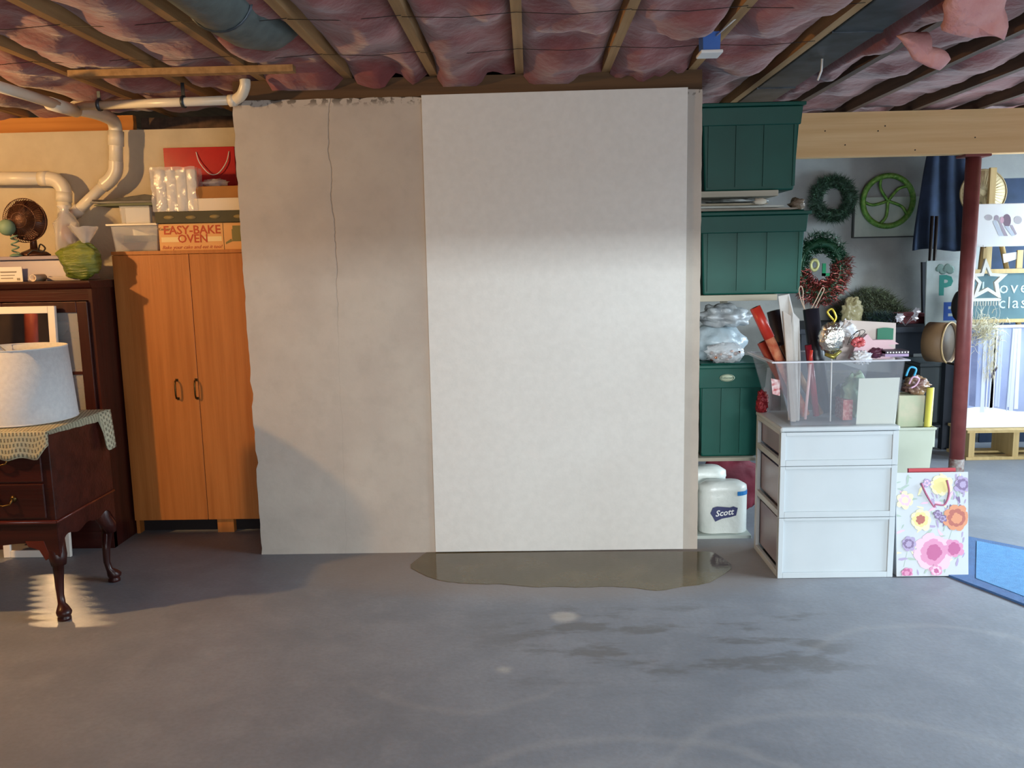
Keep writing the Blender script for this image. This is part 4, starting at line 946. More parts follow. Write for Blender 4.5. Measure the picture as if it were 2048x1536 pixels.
# upright white rectangle of paper inside front
a, c = T(1710, 850, uy0+.02), T(1802, 755, uy0+.012)
tag(obj('paper_pad', B().add([T(1712, 850, uy0+.022), T(1790, 850, uy0+.022), T(1800, 755, uy0+.01), T(1718, 757, uy0+.01), T(1712, 850, uy0+.03), T(1790, 850, uy0+.03), T(1800, 755, uy0+.018), T(1718, 757, uy0+.018)], [(0, 1, 2, 3), (4, 5, 6, 7), (0, 1, 5, 4), (1, 2, 6, 5), (2, 3, 7, 6), (3, 0, 4, 7)]), mat('cream_pad_paper', 'd5d9cc', rough=.7)), 'blank cream paper pad standing inside the front of the clear tub', 'paper pad')
def stick(name, lab, cat, pts, r, m, n=14, group=None): return tag(obj(name, B().tube(pts, r, n), m), lab, cat, group)
def bot(px, Y=3.9, dz_=.02): q = P(px, 850, y=Y); return Vector((min(max(q.x, r0x+.04), r1x-.04), Y, uz0+dz_))
M_redw = mat('red_wrap', 'a62a20', 'bb3a2c', rough=.35, scale=14)
M_ogw = mat('orange_patterned_wrap', 'a8402a', 'c98a6a', rough=.45, scale=30, bias=.5)
def roll(lab, p0, p1, r, m, mt=None, cat='gift wrap', name='wrapping_roll', split=None):
    p0, p1 = Vector(p0), Vector(p1)
    t = thing(name, lab, cat, p0)
    if split:
        s = p0.lerp(p1, split); obj('paper_roll', B().tube([p0, s], r, 16), m, t); obj('red_end', B().tube([s, p1], r*1.12, 16), mt, t)
    else: obj('paper_roll', B().tube([p0, p1], r, 16), m, t)
    d = (p1-p0).normalized(); obj('core_shade_disc', B().tube([p1+d*.0005, p1+d*.0015], r*.6, 14), M_dark, t)  # dark end disc paints the shade of the hollow core
roll('orange-red patterned wrapping roll with bright red end leaning left in the tub', bot(1610, 3.86), T(1510, 615, 3.88), .022, M_ogw, M_redw, split=.72)
roll('dark red wrapping roll half hidden behind the orange one in the tub', bot(1598, 3.93), T(1524, 684, 3.95), .024, mat('dark_red_wrap', '7c2418', '93382a', rough=.4))
roll('dark navy wrapping roll standing left of the crumpled white bag', bot(1596, 3.99), T(1548, 622, 4.0), .034, mat('dark_navy_wrap', '191a26', '26242c', rough=.5))
roll('brown patterned short roll between the navy roll and white bag', bot(1640, 3.885), T(1565, 690, 3.895), .016, mat('brown_gold_wrap', '6b4426', '8b6438', rough=.45, scale=40))
# crumpled white paper sack folded tall
M_wp = mat('creased_greyish_paper', 'a8a29c', 'bdb8b2', rough=.8, scale=6, bump=.3)
t = thing('white_paper_bag', 'tall creased pale paper bag standing in the tub in front of dark rolls', 'paper bag', bot(1610, 3.83))
pl = [(1556, 592), (1580, 588), (1586, 626), (1602, 640), (1602, 720), (1598, 850), (1578, 850), (1574, 720)]
fr = [T(x, y, 3.79) if y < 840 else Vector((T(x, y, 3.79).x, 3.79, uz0+.006)) for x, y in pl]
for i, v in enumerate(fr): v.y += (.0, .02, .0, .03, .01, 0, .02, .01)[i]
bk = [v+Vector((.012, .03, 0)) for v in fr]; n = 8
obj('bag_fold', B().add(fr+bk, [tuple(range(n)), tuple(range(n, 2*n))[::-1]]+[(i, i+n, (i+1) % n+n, (i+1) % n) for i in range(n)]), M_wp, t, bevel=.003)
pl2 = [T(1566, 622, 3.775), T(1582, 632, 3.77), T(1592, 850, 3.772), T(1582, 850, 3.78)]; pl2[2].z = pl2[3].z = uz0+.006
obj('bag_crease', B().add(pl2+[v+Vector((0, .012, 0)) for v in pl2], [(0, 1, 2, 3), (4, 5, 6, 7), (0, 1, 5, 4), (1, 2, 6, 5), (2, 3, 7, 6), (3, 0, 4, 7)]), M_wp, t, bevel=.002)
# black and red rolls
roll('black wrapping roll with cord loops behind, right of the white paper bag', bot(1644, 3.92), T(1622, 618, 3.94), .036, mat('black_wrap', '14141c', '1f1e28', rough=.4))
roll('slim dark crimson roll beside the black roll in the tub', bot(1632, 3.84), T(1616, 690, 3.84), .015, mat('crimson_wrap', '6d1020', '8d1a2a', rough=.35))
roll('thin pinkish red tube with pale shaft near the tub middle', bot(1610, 3.76), T(1623, 700, 3.76), .006, mat('pale_pink_tube', 'd0a8a8', rough=.4), M_redw, split=.8)
# cord loops
M_cord = mat('pale_twine', 'b9a592', rough=.8)
for k, (lab, pts) in enumerate((('pair of pale twine loops rising left behind the black roll', [(1612, 625), (1602, 600), (1598, 580), (1602, 572), (1606, 582), (1606, 600), (1610, 622)]), ('pair of pale twine loops leaning right behind the black roll', [(1620, 622), (1632, 600), (1644, 576), (1648, 580), (1640, 596), (1628, 620)]))):
    stick('twine_loop', lab, 'twine', smoothpts([T(x, y, 3.98) for x, y in pts]), .0022, M_cord, 6)
# silver foil balloon on stick
c = T(1663, 676, 3.80)
t = thing('foil_balloon', 'round crinkled silver foil balloon on a white stick rising from the tub', 'balloon', (c.x, 3.8, uz0))
b = B(); b.ball((c.x, 3.8, c.z), .058, 36, 26, 0, 6, (1, .62, 1.25))
for v in b.bm.verts:
    d = v.co-Vector((c.x, 3.8, c.z)); a = math.atan2(d.x, d.z); v.co += d*(.05*fz(d*42)+.04*math.sin(a*17)*(d.length/.06 > .9))
obj('foil_body', b, mat('silver_foil', 'b9b5a8', 'd6d4cc', rough=.16, metal=.95, scale=12, bump=.7, bscale=60), t)
obj('balloon_stick', B().tube([(c.x+.004, 3.8, c.z-.07), (c.x, 3.78, uz0+.005)], .0032, 8), M_white, t)
obj('gold_ribbon', B().tube(smoothpts([T(1667, 640, 3.79), T(1655, 625, 3.78), T(1664, 618, 3.79), T(1672, 634, 3.79), T(1668, 644, 3.79)]), .0045, 6), mat('yellow_gold_ribbon', 'c9b23c', rough=.3, metal=.4), t)
stick('gold_bow', 'small yellow-gold foil bow under the silver balloon', 'bow', [T(1650, 708, 3.78), T(1666, 714, 3.77), T(1682, 702, 3.78)], [.008, .012, .006], mat('greenish_gold_foil', '8f8540', rough=.3, metal=.6), 8)
# pale pink gift bag with cords, green label packet, ribbon spools
a, c = T(1680, 705, 3.86), T(1792, 645, 3.86)
M_pinkp = mat('pale_pink_paper', 'c9a6ae', 'd4b5ba', rough=.6)
tag(obj('white_packet', B().add([T(1672, 720, 3.93), T(1790, 720, 3.93), T(1792, 646, 3.93), T(1690, 640, 3.93)]+[v+Vector((0, .02, 0)) for v in (T(1672, 720, 3.93), T(1790, 720, 3.93), T(1792, 646, 3.93), T(1690, 640, 3.93))], [(0, 1, 2, 3), (4, 5, 6, 7), (0, 1, 5, 4), (1, 2, 6, 5), (2, 3, 7, 6), (3, 0, 4, 7)]), mat('pale_packet_film', 'b7aaa4', 'c6bab2', rough=.3, scale=6)), 'pale glossy packet standing at the back right of the tub', 'packet')
a, c = T(1754, 680, 3.915), T(1787, 655, 3.915)
t = thing('green_tag', 'dark green curved tag fixed on the pale packet in the tub', 'tag', ((a.x+c.x)/2, 3.915, a.z))
obj('card', B().prism([(a.x, a.z), (c.x, a.z), (c.x, c.z-.004), ((a.x+c.x)/2+.008, c.z), ((a.x+c.x)/2-.008, c.z), (a.x, c.z-.004)], 3.913, 3.917), mat('bottle_green_card', '1f6a50', rough=.5), t)
t = thing('pink_gift_bag', 'pale pink paper gift bag with notched edge at right of the tub', 'gift bag', T(1740, 715, 3.85))
pk = [(1700, 718), (1785, 718), (1792, 700), (1776, 690), (1798, 688), (1784, 680), (1745, 680), (1735, 668), (1712, 690)]
v = [T(x, y, 3.85) for x, y in pk]; n = len(v)
obj('bag_panel', B().add(v+[q+Vector((0, .03, 0)) for q in v], [tuple(range(n)), tuple(range(n, 2*n))[::-1]]+[(i, i+n, (i+1) % n+n, (i+1) % n) for i in range(n)]), M_pinkp, t)
t = thing('red_bow', 'shiny coral red bow with dark wire loops beside the silver balloon', 'bow', T(1712, 688, 3.80))
c = T(1716, 684, 3.80)
b = B()
for k in range(9):
    a = k*.7; b.ball((c.x+.02*math.cos(a), 3.80+.008*math.sin(a*2), c.z+.013*math.sin(a)), .0125, 10, 8, .2, 9)
obj('bow_loops', b, mat('coral_red_ribbon', 'b84a50', 'cc6a6c', rough=.25), t)
obj('wire_loop', B().tube(smoothpts([T(1695, 690, 3.79), T(1703, 672, 3.79), T(1722, 660, 3.79), T(1730, 663, 3.79), T(1720, 675, 3.79), T(1708, 690, 3.79)]), .0015, 5).tube(smoothpts([T(1698, 686, 3.788), T(1712, 664, 3.788), T(1720, 664, 3.788), T(1712, 680, 3.788)]), .0015, 5), M_iron, t)
# spool with dotted edge
a, c = T(1766, 722, 3.80), T(1814, 700, 3.80)
t = thing('lace_ribbon_box', 'flat lilac box with a dark dotted top edge at the tub right rim', 'ribbon', ((a.x+c.x)/2, 3.82, uz+.001))
obj('box_body', B().box((a.x, 3.78, uz+.002), (c.x, 3.86, c.z-.006)), mat('lilac_card', 'a58fb0', rough=.6), t)
obj('dotted_strip', B().box((a.x, 3.777, c.z-.014), (c.x+.0, 3.862, c.z)), mat('dark_plum_strip', '2d2030', rough=.5), t)
b = B()
for i in range(8): b.box((a.x+.006+i*.0128, 3.7755, c.z-.010), (a.x+.012+i*.0128, 3.7765, c.z-.004))
obj('dot', b, M_paper, t, kind='stuff')
bag('plum_wrap', 'dark plum wad of wrap left of the dotted ribbon box', 'wrap', 1752, 706, 3.84, .03, .022, mat('plum_paper', '4a1f33', '5e2a40', rough=.5), uz-.03, .3)
bag('white_tissue', 'crumpled white tissue paper hanging over the tub rim under the red bow', 'tissue paper', 1722, 716, 3.80, .042, .028, mat('white_tissue_paper', 'c9cbd0', 'dcdee2', rough=.7, bump=.6), uz-.05, .6, 9)
bag('white_tissue', 'ball of pale tissue paper behind the silver balloon', 'tissue paper', 1692, 660, 3.95, .045, .042, mat('white_tissue_paper', 'c9cbd0'), uz-.05, .6, 9)
# contents seen through the wall
a, c = T(1685, 850, 3.80), T(1706, 800, 3.80)
tag(obj('dotted_red_box', B().box((a.x, 3.80, uz0+.005), (c.x, 3.9, c.z)), mat('red_dotted_paper', 'a84a48', 'd9a8a0', rough=.6, scale=90, detail=1, bias=.58)), 'small red box with pale dots seen through the tub wall', 'box')
bag('green_film', 'pale green translucent film behind the paper pad in the tub', 'film', 1710, 790, 3.86, .06, .10, mat('pale_green_film', '8faa8c', 'a5b89c', rough=.3), uz0+.004, .25)
bag('grey_paper_fill', 'grey crumpled paper filling the middle of the tub', 'paper', 1690, 810, 3.99, .075, .10, mat('grey_crumpled_paper', '7d8084', '96989c', rough=.6, bump=.5), uz0+.004, .3)
a, c = T(1590, 800, 3.735), T(1560, 750, 3.725)
tag(obj('gift_tag', B().add([T(1542, 757, 3.73), T(1560, 760, 3.73), T(1560, 792, 3.735), T(1545, 788, 3.735)]+[T(1542, 757, 3.734), T(1560, 760, 3.734), T(1560, 792, 3.739), T(1545, 788, 3.739)], [(0, 1, 2, 3), (4, 5, 6, 7), (0, 1, 5, 4), (1, 2, 6, 5), (2, 3, 7, 6), (3, 0, 4, 7)]), mat('red_white_tag', 'a8323a', 'd9c9c9', rough=.5, scale=50, detail=1)), 'small red and white gift tag inside the left end of the tub', 'tag')
bag('red_foil_bow', 'dark red shiny foil bow on the drawer unit, left of the clear tub', 'bow', 1524, 806, 4.06, .028, .06, mat('dark_red_foil', '6d1620', '93252c', rough=.2, metal=.4, bump=.8, scale=20), dz, .4)
# ------------------------------------------------------------------ floral bag
gy = 3.69
g = [P(1793, 1155, z=0), P(1938, 1150, z=0)]
Yg = 3.685; gx0, gx1 = P(1793, 1155, y=Yg).x, P(1937, 1150, y=Yg).x; gz = P(1865, 948, y=Yg+.03).z
t = thing('floral_gift_bag', 'large white gift bag printed with watercolour flowers on the floor', 'gift bag', ((gx0+gx1)/2, Yg+.05, 0))
lean = .055
Mg = Matrix.Translation((gx0, Yg, .001)) @ Matrix.Rotation(-math.atan2(lean, gz), 4, 'X')
gw = gx1-gx0; gh = math.hypot(gz, lean)
obj('bag_front', B(Mg).box((0, 0, .004), (gw, .002, gh)), mat('glossy_white_bag', 'bcc1c5', rough=.3), t)
obj('bag_side', B(Mg).box((0, .002, .008), (.002, .085, gh-.012)).box((gw-.002, .002, .008), (gw, .085, gh-.012)).box((.002, .083, .012), (gw-.002, .085, gh-.012)).box((.002, .002, .012), (gw-.002, .083, .014)), mat('glossy_white_bag', 'd3d6d8'), t)
def fm(n, c, **k): return mat('print_'+n, c, rough=.4)
FL = [fm('rose', 'c98aa8'), fm('deep_rose', 'b06088'), fm('yellow', 'd6c98a'), fm('orange', 'c98a6a'), fm('lilac', 'a396b4'), fm('plum', '7a6888'), fm('sage', '9fb0a4'), fm('pale_pink', 'd9b4c6'), fm('pale_yellow', 'dcd6ae'), fm('brick', 'a8645a')]
def petal(b, cx, cz_, a, L, w_, mi, d):
    b.mi = mi; pts = []
    for k in range(10):
        s = 2*PI*k/10; u = L*.5*(1+math.cos(s)); v = w_*.5*math.sin(s)*(.6+.4*u/L*1.4)*(1+.18*math.sin(k*2.4+a*3))
        pts.append((cx+u*math.cos(a)-v*math.sin(a), -d, cz_+u*math.sin(a)+v*math.cos(a)))
    b.add(pts, [tuple(range(10))])
fb = B(Mg); dd = [.0004]
def clampbag():
    inv = Mg.inverted()
    for v in fb.bm.verts:
        q = inv @ v.co; q.x = min(max(q.x, .002), gw-.002); q.z = min(max(q.z, .008), gh-.004); v.co = Mg @ q
def flower(u, v, r, n, mis, w_=.8):
    for ring, s in enumerate((1, .72, .42)):
        for k in range(n):
            dd[0] += .000012; petal(fb, u*gw, v*gh, 2*PI*k/n+ring*.4+u*5, r*s*random.uniform(.85, 1.1), r*s*w_, mis[ring % len(mis)], dd[0])
def leaf(u, v, a, L, mi): dd[0] += .00001; petal(fb, u*gw, v*gh, a, L, L*.28, mi, dd[0])
for k in range(80): leaf(random.uniform(.05, .95), random.uniform(.04, .96), random.uniform(0, 6.3), random.uniform(.02, .05), random.choice((6, 4, 8, 7, 6)))
for k in range(26): leaf(random.uniform(.55, .95), random.uniform(.45, .9), random.uniform(.8, 2.3), random.uniform(.02, .04), random.choice((5, 4)))
flower(.52, .24, .088, 9, (7, 0, 1)); flower(.8, .27, .045, 7, (0, 1, 1)); flower(.34, .55, .052, 7, (8, 2, 9)); flower(.84, .56, .06, 8, (3, 9, 3)); flower(.62, .88, .055, 7, (8, 2, 2)); flower(.17, .32, .035, 7, (4, 5, 4)); flower(.92, .88, .04, 7, (4, 5, 4)); flower(.12, .74, .04, 6, (8, 7, 8)); flower(.55, .06, .03, 6, (0, 7, 1)); flower(.14, .04, .03, 6, (0, 1, 0)); flower(.58, .6, .022, 5, (5, 4)); flower(.64, .56, .02, 5, (5, 4)); flower(.42, .9, .02, 5, (4, 7))
for x0_, y0_, x1_, y1_ in ((.8, .5, .7, .3), (.84, .64, .9, .85), (.17, .3, .1, .1)):
    p, q = Vector((x0_*gw, -.0004, y0_*gh)), Vector((x1_*gw, -.0004, y1_*gh)); n_ = (q-p).cross(Vector((0, 1, 0))).normalized()*.0012; fb.mi = 6; fb.add([p-n_, q-n_, q+n_, p+n_], [(0, 1, 2, 3)])
clampbag(); obj('floral_print', fb, FL, t, normals=False, kind='stuff')
def G(px, py, d=-.006): q = P(px, py, y=Yg+lean*.8); return Vector((q.x, q.y+d-.0, q.z))
obj('ribbon_handle', B().tube(smoothpts([G(1842, 966), G(1850, 985), G(1866, 1012), G(1870, 1008), G(1888, 1008), G(1897, 985), G(1893, 960)]), .0042, 6), mat('rose_ribbon', 'a8607c', rough=.5), t, label='dusky rose ribbon handle')
bxr0, bxr1 = P(1824, 945, y=Yg+.1).x, P(1922, 945, y=Yg+.1).x
obj('bag_insert', B(Mg).box((.0+.07, .03, .3), (gw-.04, .045, gh+.014)), mat('red_card', 'b03a44', rough=.5), t, label='red card sticking out of the top')
# ------------------------------------------------------------------ wastebasket with floral sack and yellow roll
wy = 4.72
wa, wb = P(1788, 905, y=wy).x, P(1868, 905, y=wy).x; wt = P(1830, 855, y=wy).z
bp = P(1830, 1000, y=wy).z
t = thing('white_wastebasket', 'white plastic rimmed wastebasket standing behind the floral gift bag', 'wastebasket', ((wa+wb)/2, wy+.12, 0))
M_wb = mat('milky_white_plastic', 'a6aa98', 'b0b4a4', rough=.35, scale=4)
obj('basket_body', B().tray((wa+.03, wy+.03, wb-.025, wy+.24), .001, (wa, wy, wb, wy+.27), wt-.012, .004), M_wb, t, bevel=.006)
obj('rim', B().box((wa-.006, wy-.008, wt-.014), (wb+.006, wy+.003, wt)).box((wa-.006, wy+.267, wt-.014), (wb+.006, wy+.278, wt)).box((wa-.006, wy+.003, wt-.014), (wa+.004, wy+.267, wt)).box((wb-.004, wy+.003, wt-.014), (wb+.006, wy+.267, wt)), M_wb, t, bevel=.003)
obj('side_handle', B().box((wb-.012, wy+.02, wt-.12), (wb+.012, wy+.06, wt-.014)), M_wb, t, bevel=.004)
roll('yellow wrapping roll standing upright in the white wastebasket', (P(1852, 850, y=wy+.06).x, wy+.06, .05), P(1861, 775, y=wy+.06), .020, mat('yellow_wrap', 'c9bf4a', 'd2c85a', rough=.45))
a, c = P(1795, 850, y=wy+.08), P(1850, 790, y=wy+.08)
tag(obj('printed_sack', B().taper((a.x, wy+.08, c.x-.012, wy+.2), .06, (a.x-.005, wy+.07, c.x, wy+.2), c.z), mat('pale_green_floral_paper', '8ea082', 'b0aa90', rough=.6, scale=10), bevel=.006), 'pale green patterned sack standing inside the white wastebasket', 'bag')
bag('plum_foil', 'plum and tan shiny wrap with a bow above the patterned sack', 'wrap', 1832, 772, wy+.14, .07, .05, mat('plum_tan_foil', '4f2a40', 'a88a62', rough=.3, scale=9, bump=.7), .9*c.z, .5)
stick('blue_ribbon_curl', 'bright blue and pink curled ribbon on top of the plum wrap', 'ribbon', smoothpts([P(1812, 752, y=wy+.08), P(1820, 735, y=wy+.08), P(1832, 738, y=wy+.08), P(1828, 752, y=wy+.07)]), .006, mat('bright_blue_ribbon', '3a9ac0', rough=.4), 6)
stick('pink_ribbon_curl', 'pale pink curled ribbon below the bright blue curl', 'ribbon', smoothpts([P(1818, 768, y=wy+.07), P(1826, 754, y=wy+.06), P(1838, 758, y=wy+.06), P(1832, 770, y=wy+.06), P(1822, 776, y=wy+.06)]), .005, mat('pale_pink_ribbon', 'c9a0b4', rough=.4), 6)
# ------------------------------------------------------------------ rug
cr = [P(1882, 1148, z=0), P(2048, 1212, z=0), P(2048, 1040, z=0), P(1935, 1064, z=0)]
d1 = (cr[1]-cr[0]).normalized(); d2 = (cr[2]-cr[3]).normalized()
c0 = Vector((cr[0].x, cr[0].y+.0, 0))
u = Vector((d1.x, d1.y, 0)).normalized(); n_ = Vector((-u.y, u.x, 0))
A0 = Vector((P(1905, 1070, z=0).x, P(1905, 1070, z=0).y, 0))
def rugq(i): # inset quad
    p = [c0, c0+u*1.9, c0+u*1.9+n_*1.25+Vector((.25, 0, 0)), A0]
    ctr = sum(p, Vector())/4; return [q+(ctr-q).normalized()*i for q in p]
t = thing('blue_rug', 'bright blue rug with a darker blue border on the floor at right', 'rug', c0)
def slab(q, z0, z1): return B().add([Vector((a.x, a.y, z0)) for a in q]+[Vector((a.x, a.y, z1)) for a in q], [(3, 2, 1, 0), (4, 5, 6, 7), (0, 1, 5, 4), (1, 2, 6, 5), (2, 3, 7, 6), (3, 0, 4, 7)])
obj('rug_border', slab(rugq(0), .0008, .010), mat('darker_blue_pile', '1a528c', '24639e', rough=1, scale=40, bump=.8, bscale=300, sheen=.3), t)
obj('rug_field', slab(rugq(.14), .010, .0125), mat('bright_blue_pile', '3583bd', '4593cb', rough=1, scale=40, bump=.8, bscale=300, sheen=.3), t)
# ================================================================== ALCOVE BEHIND THE BEAM
AY = 6.85
def A(px, py, Y=AY): return P(px, py, y=Y)
Mx90 = Matrix.Rotation(PI/2, 3, 'X')
def spiky(b, c, R_, thick, n, L, squ=1.0, seed=1, w_=.004, a0=0, a1=2*PI, out=.6):
    rnd = random.Random(seed)
    for k in range(n):
        a = rnd.uniform(a0, a1); r = R_+rnd.uniform(-thick, thick)
        base = Vector((c[0]+r*math.cos(a), c[1]+rnd.uniform(-thick*.5, thick*.5), c[2]+r*squ*math.sin(a)))
        d = Vector((math.cos(a)*out+rnd.uniform(-1, 1), rnd.uniform(-1.0, .4), math.sin(a)*out+rnd.uniform(-1, 1))).normalized()*L*rnd.uniform(.6, 1.2)
        s = d.orthogonal().normalized()*w_; s2 = d.cross(s).normalized()*w_
        b.mi = rnd.choice((0, 0, 1)); b.add([base-s, base+s, base+s2, base+d], [(0, 1, 3), (1, 2, 3), (2, 0, 3)])
M_g1 = mat('dark_pine_green', '1f3a2a', rough=.7); M_g2 = mat('mid_pine_green', '3c5f46', rough=.7)
M_t1 = mat('green_tinsel', '1c4a30', rough=.3, metal=.3); M_t2 = mat('red_tinsel', '7a2a28', rough=.3, metal=.4); M_t3 = mat('copper_tinsel', '8a4438', rough=.3, metal=.6)
def wreath(name, lab, px, py, rpx, Y, thick, n, L, ms, squ=1.0, **k):
    c = A(px, py, Y); r = A(px+rpx, py, Y).x-c.x
    t = thing(name, lab, 'wreath', (c.x, Y, c.z-r))
    obj('ring_core', B().torus((c.x, Y, c.z), r, thick*.55, Matrix.Diagonal((1, 1, squ)).to_3x3() @ Mx90, 36, 8), ms[0], t)
    b = B(); spiky(b, (c.x, Y, c.z), r, thick, n, L, squ, **k); obj('foliage', b, ms, t, normals=False, kind='stuff'); return t, c, r
wreath('pine_wreath', 'shaggy dark green pine wreath hanging left of the lime green wheel', 1666, 398, 33, AY+.04, .045, 2600, .055, [M_g1, M_g2], seed=3)
# green mesh wheel wreath
c = A(1776, 402, AY+.052); r = A(1776+50, 402, AY+.052).x-c.x
t = thing('mesh_wheel_wreath', 'round shiny lime green ring wreath with curved spokes on the alcove wall', 'wreath', (c.x, AY, c.z-r))
M_lime = mat('lime_green_foil', '4c8a34', '86b25a', rough=.25, metal=.4, scale=30, bump=.6)
obj('outer_ring', B().torus(c, r, .022, Mx90, 48, 10), M_lime, t)
for k in range(5):
    a = PI/2+.3+k*2*PI/5
    p0 = Vector((c.x, AY+.052, c.z)); p1 = p0+Vector((math.cos(a)*r*.6, 0, math.sin(a)*r*.6))+Vector((-math.sin(a), 0, math.cos(a)))*.03; p2 = p0+Vector((math.cos(a)*r, 0, math.sin(a)*r))
    obj('spoke', B().tube(smoothpts([p0, p1, p2]), .012, 8), M_lime, t)
# pale board on the wall
a0, a1 = A(1709, 474, AY+.06), A(1852, 418, AY+.06)
t = thing('wall_board', 'pale rectangular board fixed to the alcove wall behind the lime green wheel', 'board', ((a0.x+a1.x)/2, AY+.08, a0.z))
obj('board_face', B().box((a0.x, AY+.075, a0.z), (a1.x, AY+.095, a1.z+.1)), mat('pale_mint_board', 'a5b3aa', 'b5c2b9', rough=.6), t)
obj('edge_trim', B().box((a0.x-.012, AY+.07, a0.z-.008), (a0.x, AY+.097, a1.z+.1)).box((a0.x, AY+.07, a0.z-.010), (a1.x, AY+.097, a0.z)), mat('dark_trim', '3d4444', rough=.6), t, kind='stuff')
# tinsel wreath with numerals
t, c, r = wreath('tinsel_wreath', 'large green and dark red tinsel wreath with gold numeral, beside the middle tote', 1640, 536, 40, 6.35, .06, 3000, .045, [M_t1, M_t1], 1.25, seed=5)
b = B(); spiky(b, (c.x, 6.33, c.z), r, .075, 1500, .045, 1.25, seed=9, a0=PI*1.02, a1=PI*2.1); obj('red_tinsel', b, [M_t2, M_t3], t, normals=False, kind='stuff', label='dark red and copper tinsel')
c2 = A(1629, 530, 6.24)
obj('gold_numeral', B().torus((c2.x, 6.24, c2.z), .026, .010, Matrix.Diagonal((1, 1, 1.4)).to_3x3() @ Mx90, 28, 8), mat('pale_gold_glitter', 'c9c98a', rough=.4, metal=.3), t)
c3 = A(1648, 538, 6.24); obj('green_numeral', B().box((c3.x-.012, 6.235, c3.z-.05), (c3.x+.012, 6.25, c3.z+.04)).box((c3.x-.012, 6.235, c3.z-.05), (c3.x+.04, 6.25, c3.z-.03)), mat('emerald_glitter', '1f8a5c', rough=.3, metal=.4), t)
# bench with dark drape
wy_ = 6.15
bx0, bx1_ = A(1600, 660, wy_).x, A(1922, 660, wy_).x; bzt = A(1760, 655, wy_).z
t = thing('work_bench', 'dark cluttered bench along the alcove wall beneath the wreaths', 'bench', ((bx0+bx1_)/2, 6.5, 0))
M_nav = mat('dark_navy_paint', '1b222e', '242b36', rough=.6)
obj('bench_top', B().box((bx0, wy_, bzt-.04), (bx1_, 6.93, bzt)), M_nav, t, bevel=.004)
for x in (bx0+.02, bx1_-.08):
    for y in (wy_+.03, 6.84): obj('leg', B().box((x, y, 0), (x+.06, y+.06, bzt-.04)), M_nav, t)
obj('front_board', B().box((bx0+.08, wy_+.05, bzt-.2), (bx1_-.08, wy_+.07, bzt-.04)), M_nav, t)
obj('lower_shelf', B().box((bx0+.02, wy_+.06, .16), (bx1_-.02, 6.84, .18)), M_nav, t)
M_box1 = mat('olive_brown_card', '4a4636', '5a5440', rough=.8)
zz = .181
for k, (u, w_, h_, m_, lab) in enumerate(((.28, .34, .38, M_box1, 'olive brown carton under the bench, just right of the clear tub'), (.62, .32, .30, mat('charcoal_crate', '26282c', rough=.7), 'charcoal crate under the bench behind the yellow roll'), (.9, .2, .42, mat('smoky_bin', '3c4448', rough=.5), 'smoky grey bin under the bench beside the red post'))):
    x = bx0+(bx1_-bx0)*u
    t = thing('stored_carton', lab, 'box', (x, 6.45, zz))
    obj('box_body', B().box((x-w_/2, 6.28, zz+.001), (x+w_/2, 6.68, zz+h_)), m_, t, bevel=.006)
    obj('box_lid', B().box((x-w_/2-.006, 6.274, zz+h_+.0005), (x+w_/2+.006, 6.686, zz+h_+.03)), m_, t, bevel=.006)
# greenery mound
c = A(1742, 607, 6.72); zt_ = bzt
t = thing('pine_swag', 'bushy brownish green pine swag heaped on the bench', 'greenery', (c.x, 6.72, bzt))
M_b1 = mat('brown_green_needle', '39402c', rough=.8); M_b2 = mat('olive_needle', '515a3c', rough=.8)
b = B(); rnd = random.Random(2)
for k in range(3600):
    u = rnd.uniform(-1, 1); hgt = (1-u*u*.75)*.25
    base = Vector((c.x+u*.26, 6.74+rnd.uniform(-.08, .08), bzt+.002+rnd.random()**.7*hgt)); d = Vector((rnd.uniform(-1, 1)+u*.5, rnd.uniform(-1, .5), rnd.uniform(0, 1))).normalized()*rnd.uniform(.03, .08)
    s = d.orthogonal().normalized()*.003; b.mi = rnd.choice((0, 1, 0)); b.add([base-s, base+s, base+d], [(0, 1, 2)])
obj('needles', b, [M_b1, M_b2], t, normals=False, kind='stuff')
b = B()
for k in range(9):
    u = -.8+.2*k; b.tube([(c.x, 6.74, bzt+.005), (c.x+u*.15, 6.74, bzt+.1), (c.x+u*.28, 6.72, bzt+.06+.14*(1-abs(u)))], [.006, .004, .002], 5)
obj('twig', b, mat('twig_brown', '3a2c20', rough=.9), t)
# gold mesh bag, dark pine, silver flowers, red book
bag('gold_mesh_bag', 'glossy pale gold mesh bag standing before the pine swag', 'bag', 1704, 625, 6.3, .075, .11, mat('pale_gold_mesh', '8f8660', 'b8b08a', rough=.25, scale=9, bump=.8), bzt, .35, 6, .6)
c = A(1765, 640, 6.3)
t = thing('dark_pine_sprig', 'small dark blue-green pine sprig between the gold bag and silver flowers', 'greenery', (c.x, 6.3, bzt))
b = B(); rnd = random.Random(8)
for k in range(900):
    base = Vector((c.x+rnd.gauss(0, .05), 6.3+rnd.gauss(0, .03), bzt+.002+rnd.random()*.08)); d = Vector((rnd.uniform(-1, 1), rnd.uniform(-1, 1), rnd.uniform(0, 1.3))).normalized()*.05
    s = d.orthogonal().normalized()*.003; b.mi = rnd.choice((0, 1)); b.add([base-s, base+s, base+d], [(0, 1, 2)])
obj('needles', b, [mat('blue_green_needle', '22343c', rough=.8), M_g1], t, normals=False, kind='stuff')
c = A(1812, 642, 6.22)
t = thing('silver_flower_spray', 'silvery white artificial flower spray at the right end of the bench', 'flowers', (c.x, 6.22, bzt))
M_sil = mat('silver_petal', 'a8a4ac', 'c9c6cc', rough=.35, metal=.3)
rnd = random.Random(4)
